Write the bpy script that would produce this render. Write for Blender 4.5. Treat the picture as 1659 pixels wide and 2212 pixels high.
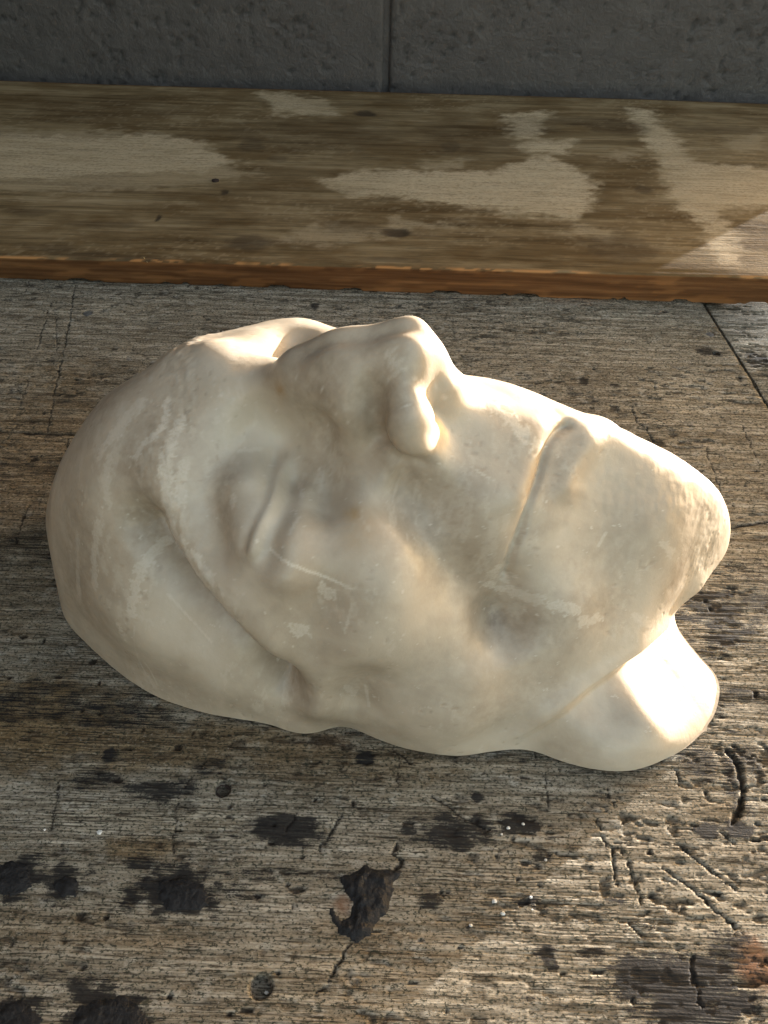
import bpy, bmesh, math, random
import numpy as np
from mathutils import Vector, Matrix

for o in list(bpy.data.objects):
    bpy.data.objects.remove(o)
scene = bpy.context.scene
COL = scene.collection
R = math.radians
K = 0.0008                       # design millimetres -> metres

# ---------------------------------------------------------------- camera
PITCH, ROLL, DIST = R(46.0), R(2.0), 0.31 / 0.001 * K
TARGET = Vector((0, 0, 0.03 / 0.001 * K))
fwd = Vector((0, math.cos(PITCH), -math.sin(PITCH)))
rgt = Vector((1, 0, 0))
upv = rgt.cross(fwd)
r2 = math.cos(ROLL) * rgt + math.sin(ROLL) * upv
u2 = -math.sin(ROLL) * rgt + math.cos(ROLL) * upv
cam = bpy.data.cameras.new("camera")
cam_ob = bpy.data.objects.new("camera", cam)
COL.objects.link(cam_ob)
mw = Matrix.Identity(4)
for i in range(3):
    mw[i][0], mw[i][1], mw[i][2] = r2[i], u2[i], -fwd[i]
    mw[i][3] = (TARGET - fwd * DIST)[i]
cam_ob.matrix_world = mw
cam.sensor_fit = 'VERTICAL'
cam.sensor_height = 24.0
cam.lens = 1790.0 / 2212.0 * 24.0
cam.clip_start, cam.clip_end = 0.005, 1000.0
scene.camera = cam_ob

# ---------------------------------------------------------------- light
SUN_EL, SUN_AZ = R(3.2), R(42.0)        # azimuth from +X towards +Y (the wall side)
scene.world = bpy.data.worlds.new("World")
scene.world.use_nodes = True
wn = scene.world.node_tree.nodes
sky = wn.new('ShaderNodeTexSky')
sky.sky_type = 'NISHITA'
sky.sun_disc = False
sky.sun_elevation = SUN_EL
sky.sun_rotation = R(90.0) - SUN_AZ
sky.altitude = 0
sky.air_density = 0.8
sky.dust_density = 4.5
sky.ozone_density = 0.2
bg = wn['Background']
bg.inputs['Strength'].default_value = 0.15
scene.world.node_tree.links.new(sky.outputs[0], bg.inputs['Color'])
sun = bpy.data.lights.new("sun", 'SUN')
sun.energy = 2.0
sun.angle = R(0.5)
sun.color = (1.0, 0.985, 0.96)
sun_ob = bpy.data.objects.new("sun", sun)
COL.objects.link(sun_ob)
sd = Vector((math.cos(SUN_EL) * math.cos(SUN_AZ), math.cos(SUN_EL) * math.sin(SUN_AZ), math.sin(SUN_EL)))
sun_ob.rotation_euler = sd.to_track_quat('Z', 'Y').to_euler()
sun_ob.location = sd * 2
scene.view_settings.view_transform = 'Standard'
scene.view_settings.look = 'None'
scene.view_settings.exposure = 3.65
scene.view_settings.gamma = 1.0

# ---------------------------------------------------------------- helpers
def tag(o, label=None, cat=None, group=None, kind=None):
    if label: o['label'] = label
    if cat: o['category'] = cat
    if group: o['group'] = group
    if kind: o['kind'] = kind
    return o

def link(name, me, mat=None, parent=None, loc=(0, 0, 0)):
    o = bpy.data.objects.new(name, me)
    COL.objects.link(o)
    o.location = loc
    if mat is not None: me.materials.append(mat)
    if parent is not None: o.parent = parent
    return o

def empty(name, loc=(0, 0, 0)):
    o = bpy.data.objects.new(name, None)
    o.empty_display_size = 0.02
    COL.objects.link(o); o.location = loc
    return o

def grid_faces(n, m):
    i = np.arange(n * m).reshape(n, m)
    return np.stack([i[:-1, :-1], i[1:, :-1], i[1:, 1:], i[:-1, 1:]], -1).reshape(-1, 4)

def mesh_from_arrays(name, V, F, smooth=True):
    me = bpy.data.meshes.new(name)
    me.vertices.add(len(V)); me.vertices.foreach_set('co', np.ascontiguousarray(V, dtype=np.float32).ravel())
    k = F.shape[1]
    me.loops.add(F.size); me.loops.foreach_set('vertex_index', np.ascontiguousarray(F, dtype=np.int32).ravel())
    me.polygons.add(len(F))
    me.polygons.foreach_set('loop_start', np.arange(0, F.size, k, dtype=np.int32))
    me.polygons.foreach_set('loop_total', np.full(len(F), k, dtype=np.int32))
    me.polygons.foreach_set('use_smooth', np.full(len(F), smooth, dtype=bool))
    me.update(calc_edges=True); me.validate()
    return me

def attr(me, name, vals):
    a = me.attributes.new(name, 'FLOAT', 'POINT')
    a.data.foreach_set('value', np.ascontiguousarray(vals, dtype=np.float32))

def _hash(ix, iy, seed):
    h = (ix.astype(np.int64) * 374761393 + iy.astype(np.int64) * 668265263 + seed * 1274126177) & 0xffffffff
    h = ((h ^ (h >> 13)) * 1274126177) & 0xffffffff
    h = (h ^ (h >> 16)) & 0xffff
    return h.astype(np.float32) / 65535.0

def noise(x, y, seed=0):
    fx, fy = np.floor(x), np.floor(y)
    tx, ty = x - fx, y - fy
    tx = tx * tx * (3 - 2 * tx); ty = ty * ty * (3 - 2 * ty)
    a, b = _hash(fx, fy, seed), _hash(fx + 1, fy, seed)
    c, d = _hash(fx, fy + 1, seed), _hash(fx + 1, fy + 1, seed)
    return (a + (b - a) * tx) * (1 - ty) + (c + (d - c) * tx) * ty

def fbm(x, y, seed=0, oct=4, gain=0.5):
    s = 0; amp = 1.0; tot = 0.0
    for i in range(oct):
        s = s + amp * noise(x * 2 ** i + 17.3 * i, y * 2 ** i + 5.1 * i, seed + i)
        tot += amp; amp *= gain
    return s / tot

def noise3(p, scale, seed=0, oct=3, gain=0.5):
    """value noise on points p (n,3); scale = feature size per axis"""
    q0 = p / np.asarray(scale, dtype=np.float32)
    s = 0; amp = 1.0; tot = 0.0
    for o in range(oct):
        q = q0 * 2 ** o + 11.7 * o
        f = np.floor(q); t = (q - f).astype(np.float32); t = t * t * (3 - 2 * t)
        c = []
        for dz in (0, 1):
            zz = (f[:, 2] + dz) * 57 + seed * 131 + o * 17
            a = [_hash(f[:, 0] + dx + zz * 3, f[:, 1] + dy + zz * 7, seed + o) for dy in (0, 1) for dx in (0, 1)]
            u = a[0] + (a[1] - a[0]) * t[:, 0]; v = a[2] + (a[3] - a[2]) * t[:, 0]
            c.append(u + (v - u) * t[:, 1])
        s = s + amp * (c[0] + (c[1] - c[0]) * t[:, 2]); tot += amp; amp *= gain
    return s / tot

def sstep(a, b, x):
    t = np.clip((x - a) / (b - a), 0, 1)
    return t * t * (3 - 2 * t)

def line_dist(x, y, pts):
    """distance in the plane to a polyline and the parameter 0..1 along it"""
    best = np.full(x.shape, 1e9, dtype=np.float32); par = np.zeros(x.shape, dtype=np.float32)
    n = len(pts) - 1
    for i in range(n):
        (x0, y0), (x1, y1) = pts[i], pts[i + 1]
        dx, dy = x1 - x0, y1 - y0
        t = np.clip(((x - x0) * dx + (y - y0) * dy) / (dx * dx + dy * dy + 1e-9), 0, 1)
        d = np.hypot(x - x0 - t * dx, y - y0 - t * dy)
        m = d < best
        best = np.where(m, d, best); par = np.where(m, (i + t) / n, par)
    return best, par

def poly_dist(x, y, pts):
    """signed distance to a closed polygon, negative inside"""
    d, _ = line_dist(x, y, list(pts) + [pts[0]])
    inside = np.zeros(x.shape, dtype=bool)
    n = len(pts)
    for i in range(n):
        (x0, y0), (x1, y1) = pts[i], pts[(i + 1) % n]
        if y0 == y1: continue
        c = (y0 > y) != (y1 > y)
        inside ^= c & (x < (x1 - x0) * (y - y0) / (y1 - y0) + x0)
    return np.where(inside, -d, d)

class Mat:
    """short-hand for building node materials"""
    def __init__(s, name):
        s.m = bpy.data.materials.new(name); s.m.use_nodes = True
        s.nt = s.m.node_tree; s.n = s.nt.nodes; s.l = s.nt.links
        s.b = s.n['Principled BSDF']
        s.tc = s.n.new('ShaderNodeTexCoord')
    def inp(s, sock, v):
        if hasattr(v, 'links') or isinstance(v, bpy.types.NodeSocket): s.l.new(v, sock)
        elif isinstance(v, tuple) and len(v) == 3 and sock.type == 'RGBA': sock.default_value = (*v, 1)
        else: sock.default_value = v
    def noise(s, scale=(1, 1, 1), detail=4, rough=0.55, dist=0.0, lac=2.0, kind='FBM'):
        mp = s.n.new('ShaderNodeMapping'); s.l.new(s.tc.outputs['Object'], mp.inputs['Vector'])
        mp.inputs['Scale'].default_value = scale
        t = s.n.new('ShaderNodeTexNoise'); s.l.new(mp.outputs[0], t.inputs['Vector'])
        t.inputs['Scale'].default_value = 1; t.inputs['Detail'].default_value = detail
        t.inputs['Roughness'].default_value = rough; t.inputs['Distortion'].default_value = dist
        return t.outputs['Fac']
    def vor(s, scale=(1, 1, 1), feature='F1', rnd=1.0):
        mp = s.n.new('ShaderNodeMapping'); s.l.new(s.tc.outputs['Object'], mp.inputs['Vector'])
        mp.inputs['Scale'].default_value = scale
        t = s.n.new('ShaderNodeTexVoronoi'); t.feature = feature; s.l.new(mp.outputs[0], t.inputs['Vector'])
        t.inputs['Scale'].default_value = 1; t.inputs['Randomness'].default_value = rnd
        return t.outputs['Distance']
    def ramp(s, f, stops):
        r = s.n.new('ShaderNodeValToRGB'); s.l.new(f, r.inputs[0])
        e = r.color_ramp.elements
        while len(e) < len(stops): e.new(0.5)
        for k, (p, c) in enumerate(stops):
            e[k].position = p
            e[k].color = (*c, 1) if isinstance(c, tuple) else (c, c, c, 1)
        return r.outputs[0]
    def rng(s, f, a, b, c=0.0, d=1.0, smooth=True):
        r = s.n.new('ShaderNodeMapRange'); s.inp(r.inputs[0], f)
        r.interpolation_type = 'SMOOTHSTEP' if smooth else 'LINEAR'
        for i, v in zip((1, 2, 3, 4), (a, b, c, d)): r.inputs[i].default_value = v
        return r.outputs[0]
    def mix(s, f, a, b, mode='MIX'):
        x = s.n.new('ShaderNodeMix'); x.data_type = 'RGBA'; x.blend_type = mode
        s.inp(x.inputs[0], f); s.inp(x.inputs[6], a); s.inp(x.inputs[7], b)
        return x.outputs[2]
    def math(s, op, a, b=0.0, clamp=False):
        x = s.n.new('ShaderNodeMath'); x.operation = op; x.use_clamp = clamp
        s.inp(x.inputs[0], a); s.inp(x.inputs[1], b)
        return x.outputs[0]
    def attr(s, name):
        a = s.n.new('ShaderNodeAttribute'); a.attribute_name = name
        return a.outputs['Fac']
    def bump(s, h, dist, strength=1.0, normal=None):
        b = s.n.new('ShaderNodeBump'); s.l.new(h, b.inputs['Height'])
        b.inputs['Distance'].default_value = dist; b.inputs['Strength'].default_value = strength
        if normal is not None: s.l.new(normal, b.inputs['Normal'])
        return b.outputs[0]
    def out(s, col=None, rough=None, normal=None, spec=None):
        if col is not None: s.inp(s.b.inputs['Base Color'], col)
        if rough is not None: s.inp(s.b.inputs['Roughness'], rough)
        if normal is not None: s.l.new(normal, s.b.inputs['Normal'])
        if spec is not None: s.b.inputs['Specular IOR Level'].default_value = spec
        return s.m

# positions in millimetres on the bench and the board
CRACKS = [
    (0.5, 1, [(-180.6, 201.6), (-173.7, 167.9), (-166.5, 126.5), (-161.2, 96.0), (-155.8, 66.3)]),
    (0.45, 0.9, [(-188.2, 185.0), (-186.5, 166.2), (-181.6, 133.6)]),
    (0.3, 0.6, [(-184.2, 175.9), (-170.9, 135.9)]),
    (0.4, 0.8, [(-207.7, 204.9), (-204.8, 186.3)]),
    (0.3, 0.6, [(-179.3, 117.6), (-175.0, 89.3)]),
    (0.3, 0.6, [(-146.4, 71.0), (-143.8, 57.2)]),
    (0.6, 0.8, [(-149.8, 28.5), (-150.1, 17.7), (-148.6, 4.1)]),
    (1.1, 1.6, [(-191.3, 73.2), (-178.3, 72.9), (-161.0, 72.2), (-146.3, 73.0), (-129.1, 72.6)]),
    (0.35, 0.7, [(-101.4, -91.7), (-100.8, -99.8), (-99.1, -113.8)]),
    (0.4, 0.8, [(-55.4, -86.6), (-58.4, -91.2), (-62.1, -99.2), (-61.7, -106.7), (-59.3, -120.1)]),
    (0.4, 0.8, [(-24.3, -102.4), (-25.1, -105.5), (-27.2, -109.1)]),
    (0.6, 1.2, [(-9.7, -103.3), (-12.3, -107.9), (-15.8, -114.4)]),
    (0.6, 1.2, [(-4.9, -139.6), (-7.1, -142.8), (-9.0, -146.3), (-10.6, -151.5), (-14.2, -153.3)]),
    (0.6, 1, [(5.0, -79.8), (12.7, -85.6)]),
    (0.35, 0.7, [(7.6, -82.2), (7.8, -93.5)]),
    (0.5, 1.1, [(17.9, -95.8), (27.3, -102.0), (36.4, -107.1)]),
    (0.4, 0.8, [(55.8, -87.8), (55.8, -98.7)]),
    (0.4, 0.9, [(70.4, -101.2), (72.2, -109.9)]),
    (0.6, 1.3, [(74.0, -109.9), (73.3, -118.3), (73.8, -122.3)]),
    (0.5, 1, [(78.0, -114.0), (79.0, -120.2), (80.0, -127.4)]),
    (0.6, 1.2, [(94.4, -108.0), (101.8, -115.9), (109.9, -122.4)]),
    (0.55, 1.2, [(87.8, -115.7), (96.7, -122.9), (101.7, -127.3), (106.3, -132.9)]),
    (0.5, 0.9, [(99.8, -83.7), (99.3, -89.4)]),
    (0.6, 1, [(108.5, -103.6), (113.1, -107.8)]),
    (1.5, 2.2, [(118.6, -76.3), (120.9, -82.1), (120.5, -90.2), (116.9, -96.5), (113.4, -101.5)]),
    (0.8, 1.6, [(8.4, -111.4), (6.4, -115.0), (9.2, -117.0), (5.8, -120.6), (7.7, -122.0)]),
    (0.6, 1.2, [(119.7, 107.7), (120.0, 94.7), (123.9, 92.2), (125.1, 80.5)]),
    (0.3, 0.5, [(95.5, 108.6), (117.9, 111.6), (145.7, 117.6), (174.9, 125.7)]),
    (0.3, 0.5, [(121.9, 94.1), (139.7, 100.6)]),
    (0.9, 1.3, [(131.1, 26.1), (145.0, 26.8), (164.0, 32.0), (176.6, 33.7)]),
    (0.3, 0.5, [(149.0, 83.4), (148.9, 49.3)]),
    (0.3, 0.5, [(171.4, 101.7), (170.8, 68.5)]),
    (0.5, 0.8, [(75.1, -91.2), (77.0, -97.3)]),
    (0.5, 0.8, [(52.5, -77.3), (53.5, -82.3)]),
    (0.4, 0.7, [(-33.5, -121.4), (-22.4, -121.5), (-5.9, -120.4)]),
    (0.35, 0.6, [(73.6, -109.0), (92.2, -108.9)]),
    (0.4, 0.8, [(75.2, -132.1), (77.9, -135.2)]),
    (0.6, 1, [(91.4, -140.2), (90.6, -146.1), (91.3, -154.0)]),
]
DARK_PATCHES = [
    (-67.8, -96.4, 8.8, 4.4, 0.75),
    (-54.4, -88.0, 6.8, 3.6, 0.55),
    (-90.6, -94.2, 8.1, 3.5, 0.5),
    (-28.0, -108.6, 10.7, 3.5, 0.85),
    (-16.4, -110.3, 4.5, 2.3, 0.55),
    (-104.8, -96.3, 8.8, 3.1, 0.4),
    (28.0, -106.6, 15.2, 4.7, 0.75),
    (46.2, -103.7, 9.0, 3.0, 0.9),
    (-8.6, -121.9, 12.4, 1.9, 0.55),
    (-33.4, -122.1, 15.1, 1.9, 0.5),
    (-105.5, -125.2, 6.5, 5.1, 1),
    (-90.7, -126.7, 5.1, 4.0, 0.9),
    (-56.3, -128.1, 10.8, 5.9, 0.95),
    (-69.1, -119.9, 3.9, 2.2, 0.7),
    (-39.7, -126.3, 3.0, 2.9, 0.55),
    (-38.0, -128.2, 8.1, 1.6, 0.4),
    (52.4, -113.6, 2.6, 1.7, 0.8),
    (50.1, -140.9, 2.9, 1.7, 0.8),
    (51.6, -144.4, 1.8, 1.4, 0.8),
    (44.8, -127.4, 4.1, 1.6, 0.8),
    (61.9, -111.1, 3.4, 1.7, 0.6),
    (17.6, -128.3, 2.7, 1.8, 0.7),
    (28.1, -134.9, 1.9, 1.5, 0.7),
    (72.1, -126.4, 4.1, 1.1, 0.5),
    (43.7, -152.7, 3.8, 1.1, 0.5),
    (-94.5, -161.4, 9.1, 6.0, 1),
    (-69.1, -160.0, 11.6, 6.0, 1),
    (-77.2, -153.1, 3.5, 3.6, 0.8),
    (-88.0, -150.6, 3.8, 1.6, 0.4),
    (80.3, -146.5, 14.2, 6.5, 0.9),
    (90.0, -154.1, 12.0, 6.8, 0.9),
    (102.9, -138.6, 6.0, 5.6, 0.55),
    (65.7, -141.0, 5.3, 2.4, 0.6),
    (105.9, -146.8, 6.5, 9.6, 0.45),
    (80.3, -133.2, 4.0, 1.8, 0.4),
    (131.0, -20.0, 13.5, 12.6, 0.75),
    (145.5, -12.6, 9.1, 8.2, 0.6),
    (145.8, 1.4, 13.2, 7.4, 0.45),
    (121.4, -56.8, 9.9, 4.2, 0.55),
    (128.6, -54.7, 11.6, 4.8, 0.5),
    (104.9, -103.8, 3.2, 2.2, 0.9),
    (115.2, -103.5, 5.6, 2.4, 0.9),
    (117.9, -88.0, 3.7, 11.6, 0.6),
    (107.7, -80.3, 5.6, 6.1, 0.55),
    (124.8, -79.6, 6.2, 10.4, 0.5),
    (143.7, 29.4, 12.0, 4.4, 0.6),
    (-119.5, -69.2, 51.9, 7.2, 0.5),  # mask's shadow to its left, painted in with real stain
    (-80.4, -73.8, 31.2, 2.8, 0.5),
    (-151.6, 48.9, 24.2, 7.8, 0.4),
    (-155.7, 97.8, 26.4, 5.7, 0.35),
    (-142.8, 2.9, 12.9, 15.2, 0.35),
    (-128.6, 167.5, 9.9, 6.3, 0.3),
    (-42.7, 189.2, 3.1, 5.7, 0.7),
    (-48.7, -95.7, 3.2, 2.5, 0.4),
    (50.3, 105.7, 2.3, 2.9, 0.8),
    (48.9, -82.5, 2.2, 1.3, 0.5),
    (33.6, -95.8, 2.1, 2.2, 0.8),
    (-3.2, -83.5, 2.4, 2.0, 0.8),
    (-86.7, -85.9, 2.1, 2.3, 0.7),
    (171.4, 155.5, 7.5, 4.3, 0.7),
    (198.9, 157.1, 6.0, 6.1, 0.6),
    (114.5, 124.1, 2.8, 3.1, 0.8),
    (99.0, 127.1, 2.8, 3.1, 0.8),
    (92.8, 64.5, 6.4, 3.1, 0.6),
    (126.6, 80.6, 5.3, 3.3, 0.7),
]
BROWN_PATCHES = [
    (-120.6, -75.4, 55.8, 16.1, 1),  # brown wood, with the mask's left-hand shadow painted in
    (-158.6, 51.5, 32.4, 67.1, 0.7),
    (-78.8, -80.6, 64.5, 10.3, 0.8),
    (-16.7, -86.6, 39.5, 6.6, 0.6),
    (-119.2, -70.0, 47.1, 10.9, 0.7),
    (-145.6, 23.5, 23.0, 95.4, 0.55),
    (-70.7, -115.8, 12.6, 3.7, 0.8),
    (-84.8, -139.8, 26.0, 4.9, 0.45),
    (-60.9, -141.5, 11.7, 3.6, 0.5),
    (47.2, -84.2, 18.4, 3.3, 0.4),
    (108.5, -142.0, 4.5, 4.9, 0.9),
    (111.1, -96.9, 9.0, 3.1, 0.4),
    (-5.1, -136.0, 9.3, 5.0, 0.6),
    (107.1, 206.1, 81.0, 10.1, 0.3),
]
PALE_PATCHES = [
    (-73.0, -105.8, 22.9, 3.9, 0.6),
    (13.6, -93.5, 26.9, 6.4, 0.5),
    (-12.0, -149.4, 38.3, 7.0, 0.5),
    (39.3, -144.2, 28.6, 4.8, 0.45),
    (142.9, 125.8, 28.5, 32.7, 0.5),
    (127.3, 170.0, 51.1, 23.1, 0.35),
    (129.4, -39.0, 10.3, 6.2, 0.6),
    (150.6, 25.7, 11.9, 2.2, 0.9),
    (103.2, -127.4, 11.0, 5.3, 0.4),
    (-38.5, 201.5, 79.3, 10.0, 0.3),
    (-114.7, 186.9, 51.2, 19.3, 0.3),
]
RUST_PATCHES = [
    (-7.8, -129.8, 3.0, 2.6, 0.9),
    (108.6, -142.6, 4.5, 5.6, 0.9),
    (105.6, -138.5, 2.1, 2.0, 0.5),
    (106.6, 202.1, 16.0, 4.0, 0.3),
    (-15.1, -78.2, 6.2, 2.4, 0.25),
]
BOARD_PALE = [
    (0.9, [(-291.4, 375.0), (-212.1, 369.8), (-175.3, 378.6), (-137.6, 368.2), (-105.6, 336.7), (-131.1, 315.4), (-167.5, 316.6), (-216.8, 299.6), (-264.4, 300.6)]),
    (0.5, [(-294.3, 383.0), (-195.1, 379.4), (-89.0, 316.7), (-127.6, 296.7), (-217.6, 283.1), (-260.4, 289.5)]),
    (1, [(-49.4, 312.9), (-17.0, 328.8), (63.0, 332.4), (102.8, 357.6), (122.3, 337.2), (131.0, 313.6), (121.2, 283.7), (109.4, 264.6), (70.6, 272.5), (13.6, 288.1), (-27.3, 291.4)]),
    (1, [(77.9, 429.3), (116.9, 437.3), (96.3, 388.3), (122.2, 384.1), (119.7, 360.5), (87.9, 367.8)]),
    (0.95, [(173.5, 451.7), (191.0, 450.5), (201.2, 373.4), (204.4, 357.0), (225.2, 351.3), (271.4, 347.7), (253.6, 292.4), (204.2, 282.5), (206.2, 260.0), (198.2, 218.5), (183.5, 217.5), (186.9, 258.6), (174.8, 307.0), (180.4, 345.5)]),  # streak of sunlight painted into the board colour
    (0.8, [(-108.0, 462.6), (-56.9, 452.0), (-44.4, 422.7), (-89.1, 423.1)]),
    (0.5, [(13.8, 342.8), (48.4, 349.4), (44.5, 332.3), (13.7, 327.0)]),
    (0.45, [(142.7, 368.5), (169.5, 373.9), (162.8, 355.1), (140.1, 351.7)]),
    (0.5, [(109.4, 264.6), (132.6, 251.8), (122.9, 242.6), (96.0, 246.3)]),
    (0.4, [(234.7, 400.2), (271.2, 411.7), (261.3, 378.5), (240.6, 372.8)]),
    (0.5, [(-3.3, 262.2), (41.6, 259.6), (30.0, 247.2), (-3.0, 249.4)]),
    (0.45, [(-77.6, 228.4), (-42.0, 253.5), (2.6, 245.3), (-39.9, 225.7)]),
]
BOARD_DARK = [
    (-25.7, 426.2, 9.6, 6.3, 1),
    (1.2, 244.6, 9.3, 5.7, 1),
    (-85.3, 226.2, 14.6, 9.8, 0.7),
    (38.0, 369.1, 8.4, 11.1, 0.6),
    (-100.1, 365.1, 10.8, 11.0, 0.5),
    (-79.9, 342.5, 7.4, 5.9, 0.4),
    (160.1, 308.5, 5.5, 6.8, 0.6),
    (140.8, 421.7, 31.4, 8.9, 0.4),
    (162.9, 410.7, 27.6, 12.2, 0.45),
    (238.0, 413.1, 34.9, 8.8, 0.4),
    (95.0, 409.0, 27.3, 17.5, 0.3),
    (-142.2, 254.9, 1.6, 4.7, 1),
    (-107.5, 290.4, 2.9, 3.9, 0.9),
    (-191.4, 215.0, 15.5, 5.2, 0.5),
    (-168.7, 208.7, 23.0, 4.1, 0.5),
    (-141.9, 205.4, 15.3, 3.0, 0.6),
    (-25.1, 249.0, 19.3, 8.1, 0.4),
    (132.0, 232.3, 24.6, 16.8, 0.5),
    (0.4, 212.7, 15.7, 3.1, 0.6),
    (-221.0, 258.0, 16.4, 4.7, 0.4),
    (-167.3, 244.3, 24.3, 4.5, 0.4),
    (-51.8, 383.7, 65.6, 33.7, 0.25),
    (46.7, 384.1, 39.7, 33.7, 0.25),
    (-208.8, 421.2, 67.5, 27.3, 0.2),
]
NAIL_SPOTS = [(-165.7, 173.4, 2.6, 0), (174.8, 173.8, 2.4, 0), (-48.6, -95.9, 2.6, 1), (-29.1, -152.2, 3, 2), (173.1, 155.2, 1.7, 1)]
FLECK_SPOTS = [(-84.1, -111.3, 0.85), (-100.9, -111.1, 0.4), (36.5, -127.6, 0.75), (38.7, -130.8, 0.7), (42.3, -105.5, 0.6), (47.1, -104.0, 0.5), (47.3, -126.2, 0.5), (-27.7, -152.9, 0.55), (29.2, -134.5, 0.5), (47.3, -129.5, 0.4), (52.9, -115.0, 0.45), (40.1, -107.6, 0.4)]
TAR_SHAPES = [
    [(-9.2, -122.3), (-5.8, -121.5), (-1.8, -118.7), (1.7, -119.6), (8.8, -119.9), (6.6, -123.4), (6.0, -128.0), (4.8, -131.3), (1.8, -133.9), (0.3, -138.0), (-3.6, -139.9), (-8.3, -137.6), (-11.0, -134.3), (-11.5, -131.4), (-10.4, -131.8), (-8.5, -134.9), (-5.7, -134.1), (-4.8, -129.0), (-7.6, -126.5)],
    [(-62.9, -125.7), (-56.4, -124.2), (-49.3, -125.9), (-46.7, -131.1), (-50.7, -133.1), (-58.7, -133.0), (-61.4, -129.6)],
    [(-114.0, -124.1), (-108.3, -121.0), (-102.5, -121.7), (-100.0, -127.7), (-103.6, -130.6), (-111.9, -130.0)],
    [(-93.4, -126.8), (-90.6, -124.7), (-86.4, -125.9), (-85.7, -129.8), (-90.3, -130.2)],
    [(-77.8, -159.8), (-73.7, -156.9), (-66.5, -155.6), (-61.0, -157.6), (-55.9, -163.9), (-77.4, -165.6)],
    [(-101.4, -159.4), (-93.4, -157.5), (-85.9, -161.6), (-85.8, -165.9), (-98.9, -166.3)],
]
# ================================================================ the workbench
def bench_height(x, y):
    """height (mm, <= 0) and stain and painted-shade fields of the worn bench top"""
    x = x.astype(np.float32); y = y.astype(np.float32)
    wx = x + 6 * (fbm(x / 30, y / 30, 5, 2) - 0.5); wy = y + 5 * (fbm(x / 60, y / 14, 9, 3) - 0.5)
    und = fbm(x / 160, y / 60, 1, 3) - 0.5
    streak = fbm(wx / 70, wy / 2.6, 21, 3)              # broad grain bands
    fine = fbm(wx / 16, wy / 0.9, 31, 2)                # ribs of the grain
    blot = fbm(x / 9, y / 5, 41, 4)
    chipn = fbm(x / 2.2, y / 1.4, 43, 3)
    h = -0.9 + 1.2 * und + 0.35 * (streak - 0.5) + 0.32 * (fine - 0.5)
    # rough, pitted areas: short sunk flakes along the grain
    fl = fbm(wx / 5.0, wy / 1.7, 51, 3, 0.6)
    area = sstep(0.42, 0.62, fbm(x / 45, y / 30, 61, 3))
    pit = sstep(0.60, 0.72, fl) * (0.35 + 0.65 * area)
    # bigger holes, some of them lined up with the grain
    cell = 7.0
    gx, gy = np.floor(x / (cell * 1.6)), np.floor(y / cell)
    hole = np.zeros_like(x)
    for di in (-1, 0, 1):
        for dj in (-1, 0, 1):
            cx_, cy_ = gx + di, gy + dj
            px = (cx_ + _hash(cx_, cy_, 71)) * cell * 1.6; py = (cy_ + _hash(cx_, cy_, 72)) * cell
            s = _hash(cx_, cy_, 73)
            on = s > 0.70
            rx = 0.5 + 1.7 * _hash(cx_, cy_, 74) ** 3; ry = 0.35 + 0.8 * _hash(cx_, cy_, 75) ** 2
            d = ((x - px) / rx) ** 2 + ((y - py) / ry) ** 2 + 3.2 * (chipn - 0.5)
            hole = np.maximum(hole, np.where(on, sstep(1.15, 0.55, d), 0))
    # cuts and cracks
    crack = np.zeros_like(x); cdepth = np.zeros_like(x)
    jx = x + 1.2 * (noise(x / 1.3, y / 1.3, 81) - 0.5) + 1.0 * (noise(x / 4, y / 4, 82) - 0.5)
    jy = y + 0.7 * (noise(x / 1.3, y / 1.3, 83) - 0.5) + 1.0 * (noise(x / 4, y / 4, 84) - 0.5)
    for w, dep, pts in CRACKS:
        p = np.array(pts); r = 4 + 3 * w
        m = (x > p[:, 0].min() - r) & (x < p[:, 0].max() + r) & (y > p[:, 1].min() - r) & (y < p[:, 1].max() + r)
        if not m.any(): continue
        d, t = line_dist(jx[m], jy[m], pts)
        ww = (0.68 if w < 1.2 else 0.8) * w * (0.35 + 1.3 * noise(t * 9, t * 0 + w * 7, 85)) * np.clip(np.minimum(t, 1 - t) * 8 + 0.35, 0, 1)
        k = sstep(1.25, 0.45, d / ww)
        crack[m] = np.maximum(crack[m], k); cdepth[m] = np.maximum(cdepth[m], k * dep * (0.5 + 0.6 * chipn[m]) * 0.8)
    def patches(lst, warp, seed, soft):
        s = np.zeros_like(x)
        nz = fbm(x / 5.5, y / 3.0, seed, 4, 0.62) - 0.5
        nz2 = fbm(x / 22, y / 12, seed + 7, 3) - 0.5
        for cx_, cy_, rx, ry, st in lst:
            m = (np.abs(x - cx_) < 2.2 * rx + 2) & (np.abs(y - cy_) < 2.2 * ry + 2)
            if not m.any(): continue
            d = np.sqrt(((x[m] - cx_) / rx) ** 2 + ((y[m] - cy_) / ry) ** 2)
            v = st * sstep(1.0 + soft, 1.0 - soft, d + warp * nz[m] + 0.7 * warp * nz2[m])
            s[m] = np.maximum(s[m], v)
        return s
    dark = patches(DARK_PATCHES, 1.9, 101, 0.62)
    brown = patches(BROWN_PATCHES, 1.3, 111, 0.6)
    pale = patches(PALE_PATCHES, 1.4, 121, 0.6)
    rust = patches(RUST_PATCHES, 1.2, 131, 0.5)
    sunk = np.zeros_like(x)
    for nx, ny, nr, nk in NAIL_SPOTS:
        sunk = np.maximum(sunk, sstep(1.12, 0.9, np.hypot(x - nx, y - ny) / nr) * (1.0, 2.0, 2.6)[nk])
    h -= 0.5 * pit + 0.7 * hole + cdepth + sunk
    h += 0.18 * dark * (blot - 0.3)
    cav = np.clip(0.7 * pit + 0.95 * hole + 1.0 * crack + 0.6 * np.minimum(sunk, 1), 0, 1)
    return np.minimum(h, 0.0), cav, dark, brown, pale, rust

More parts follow.
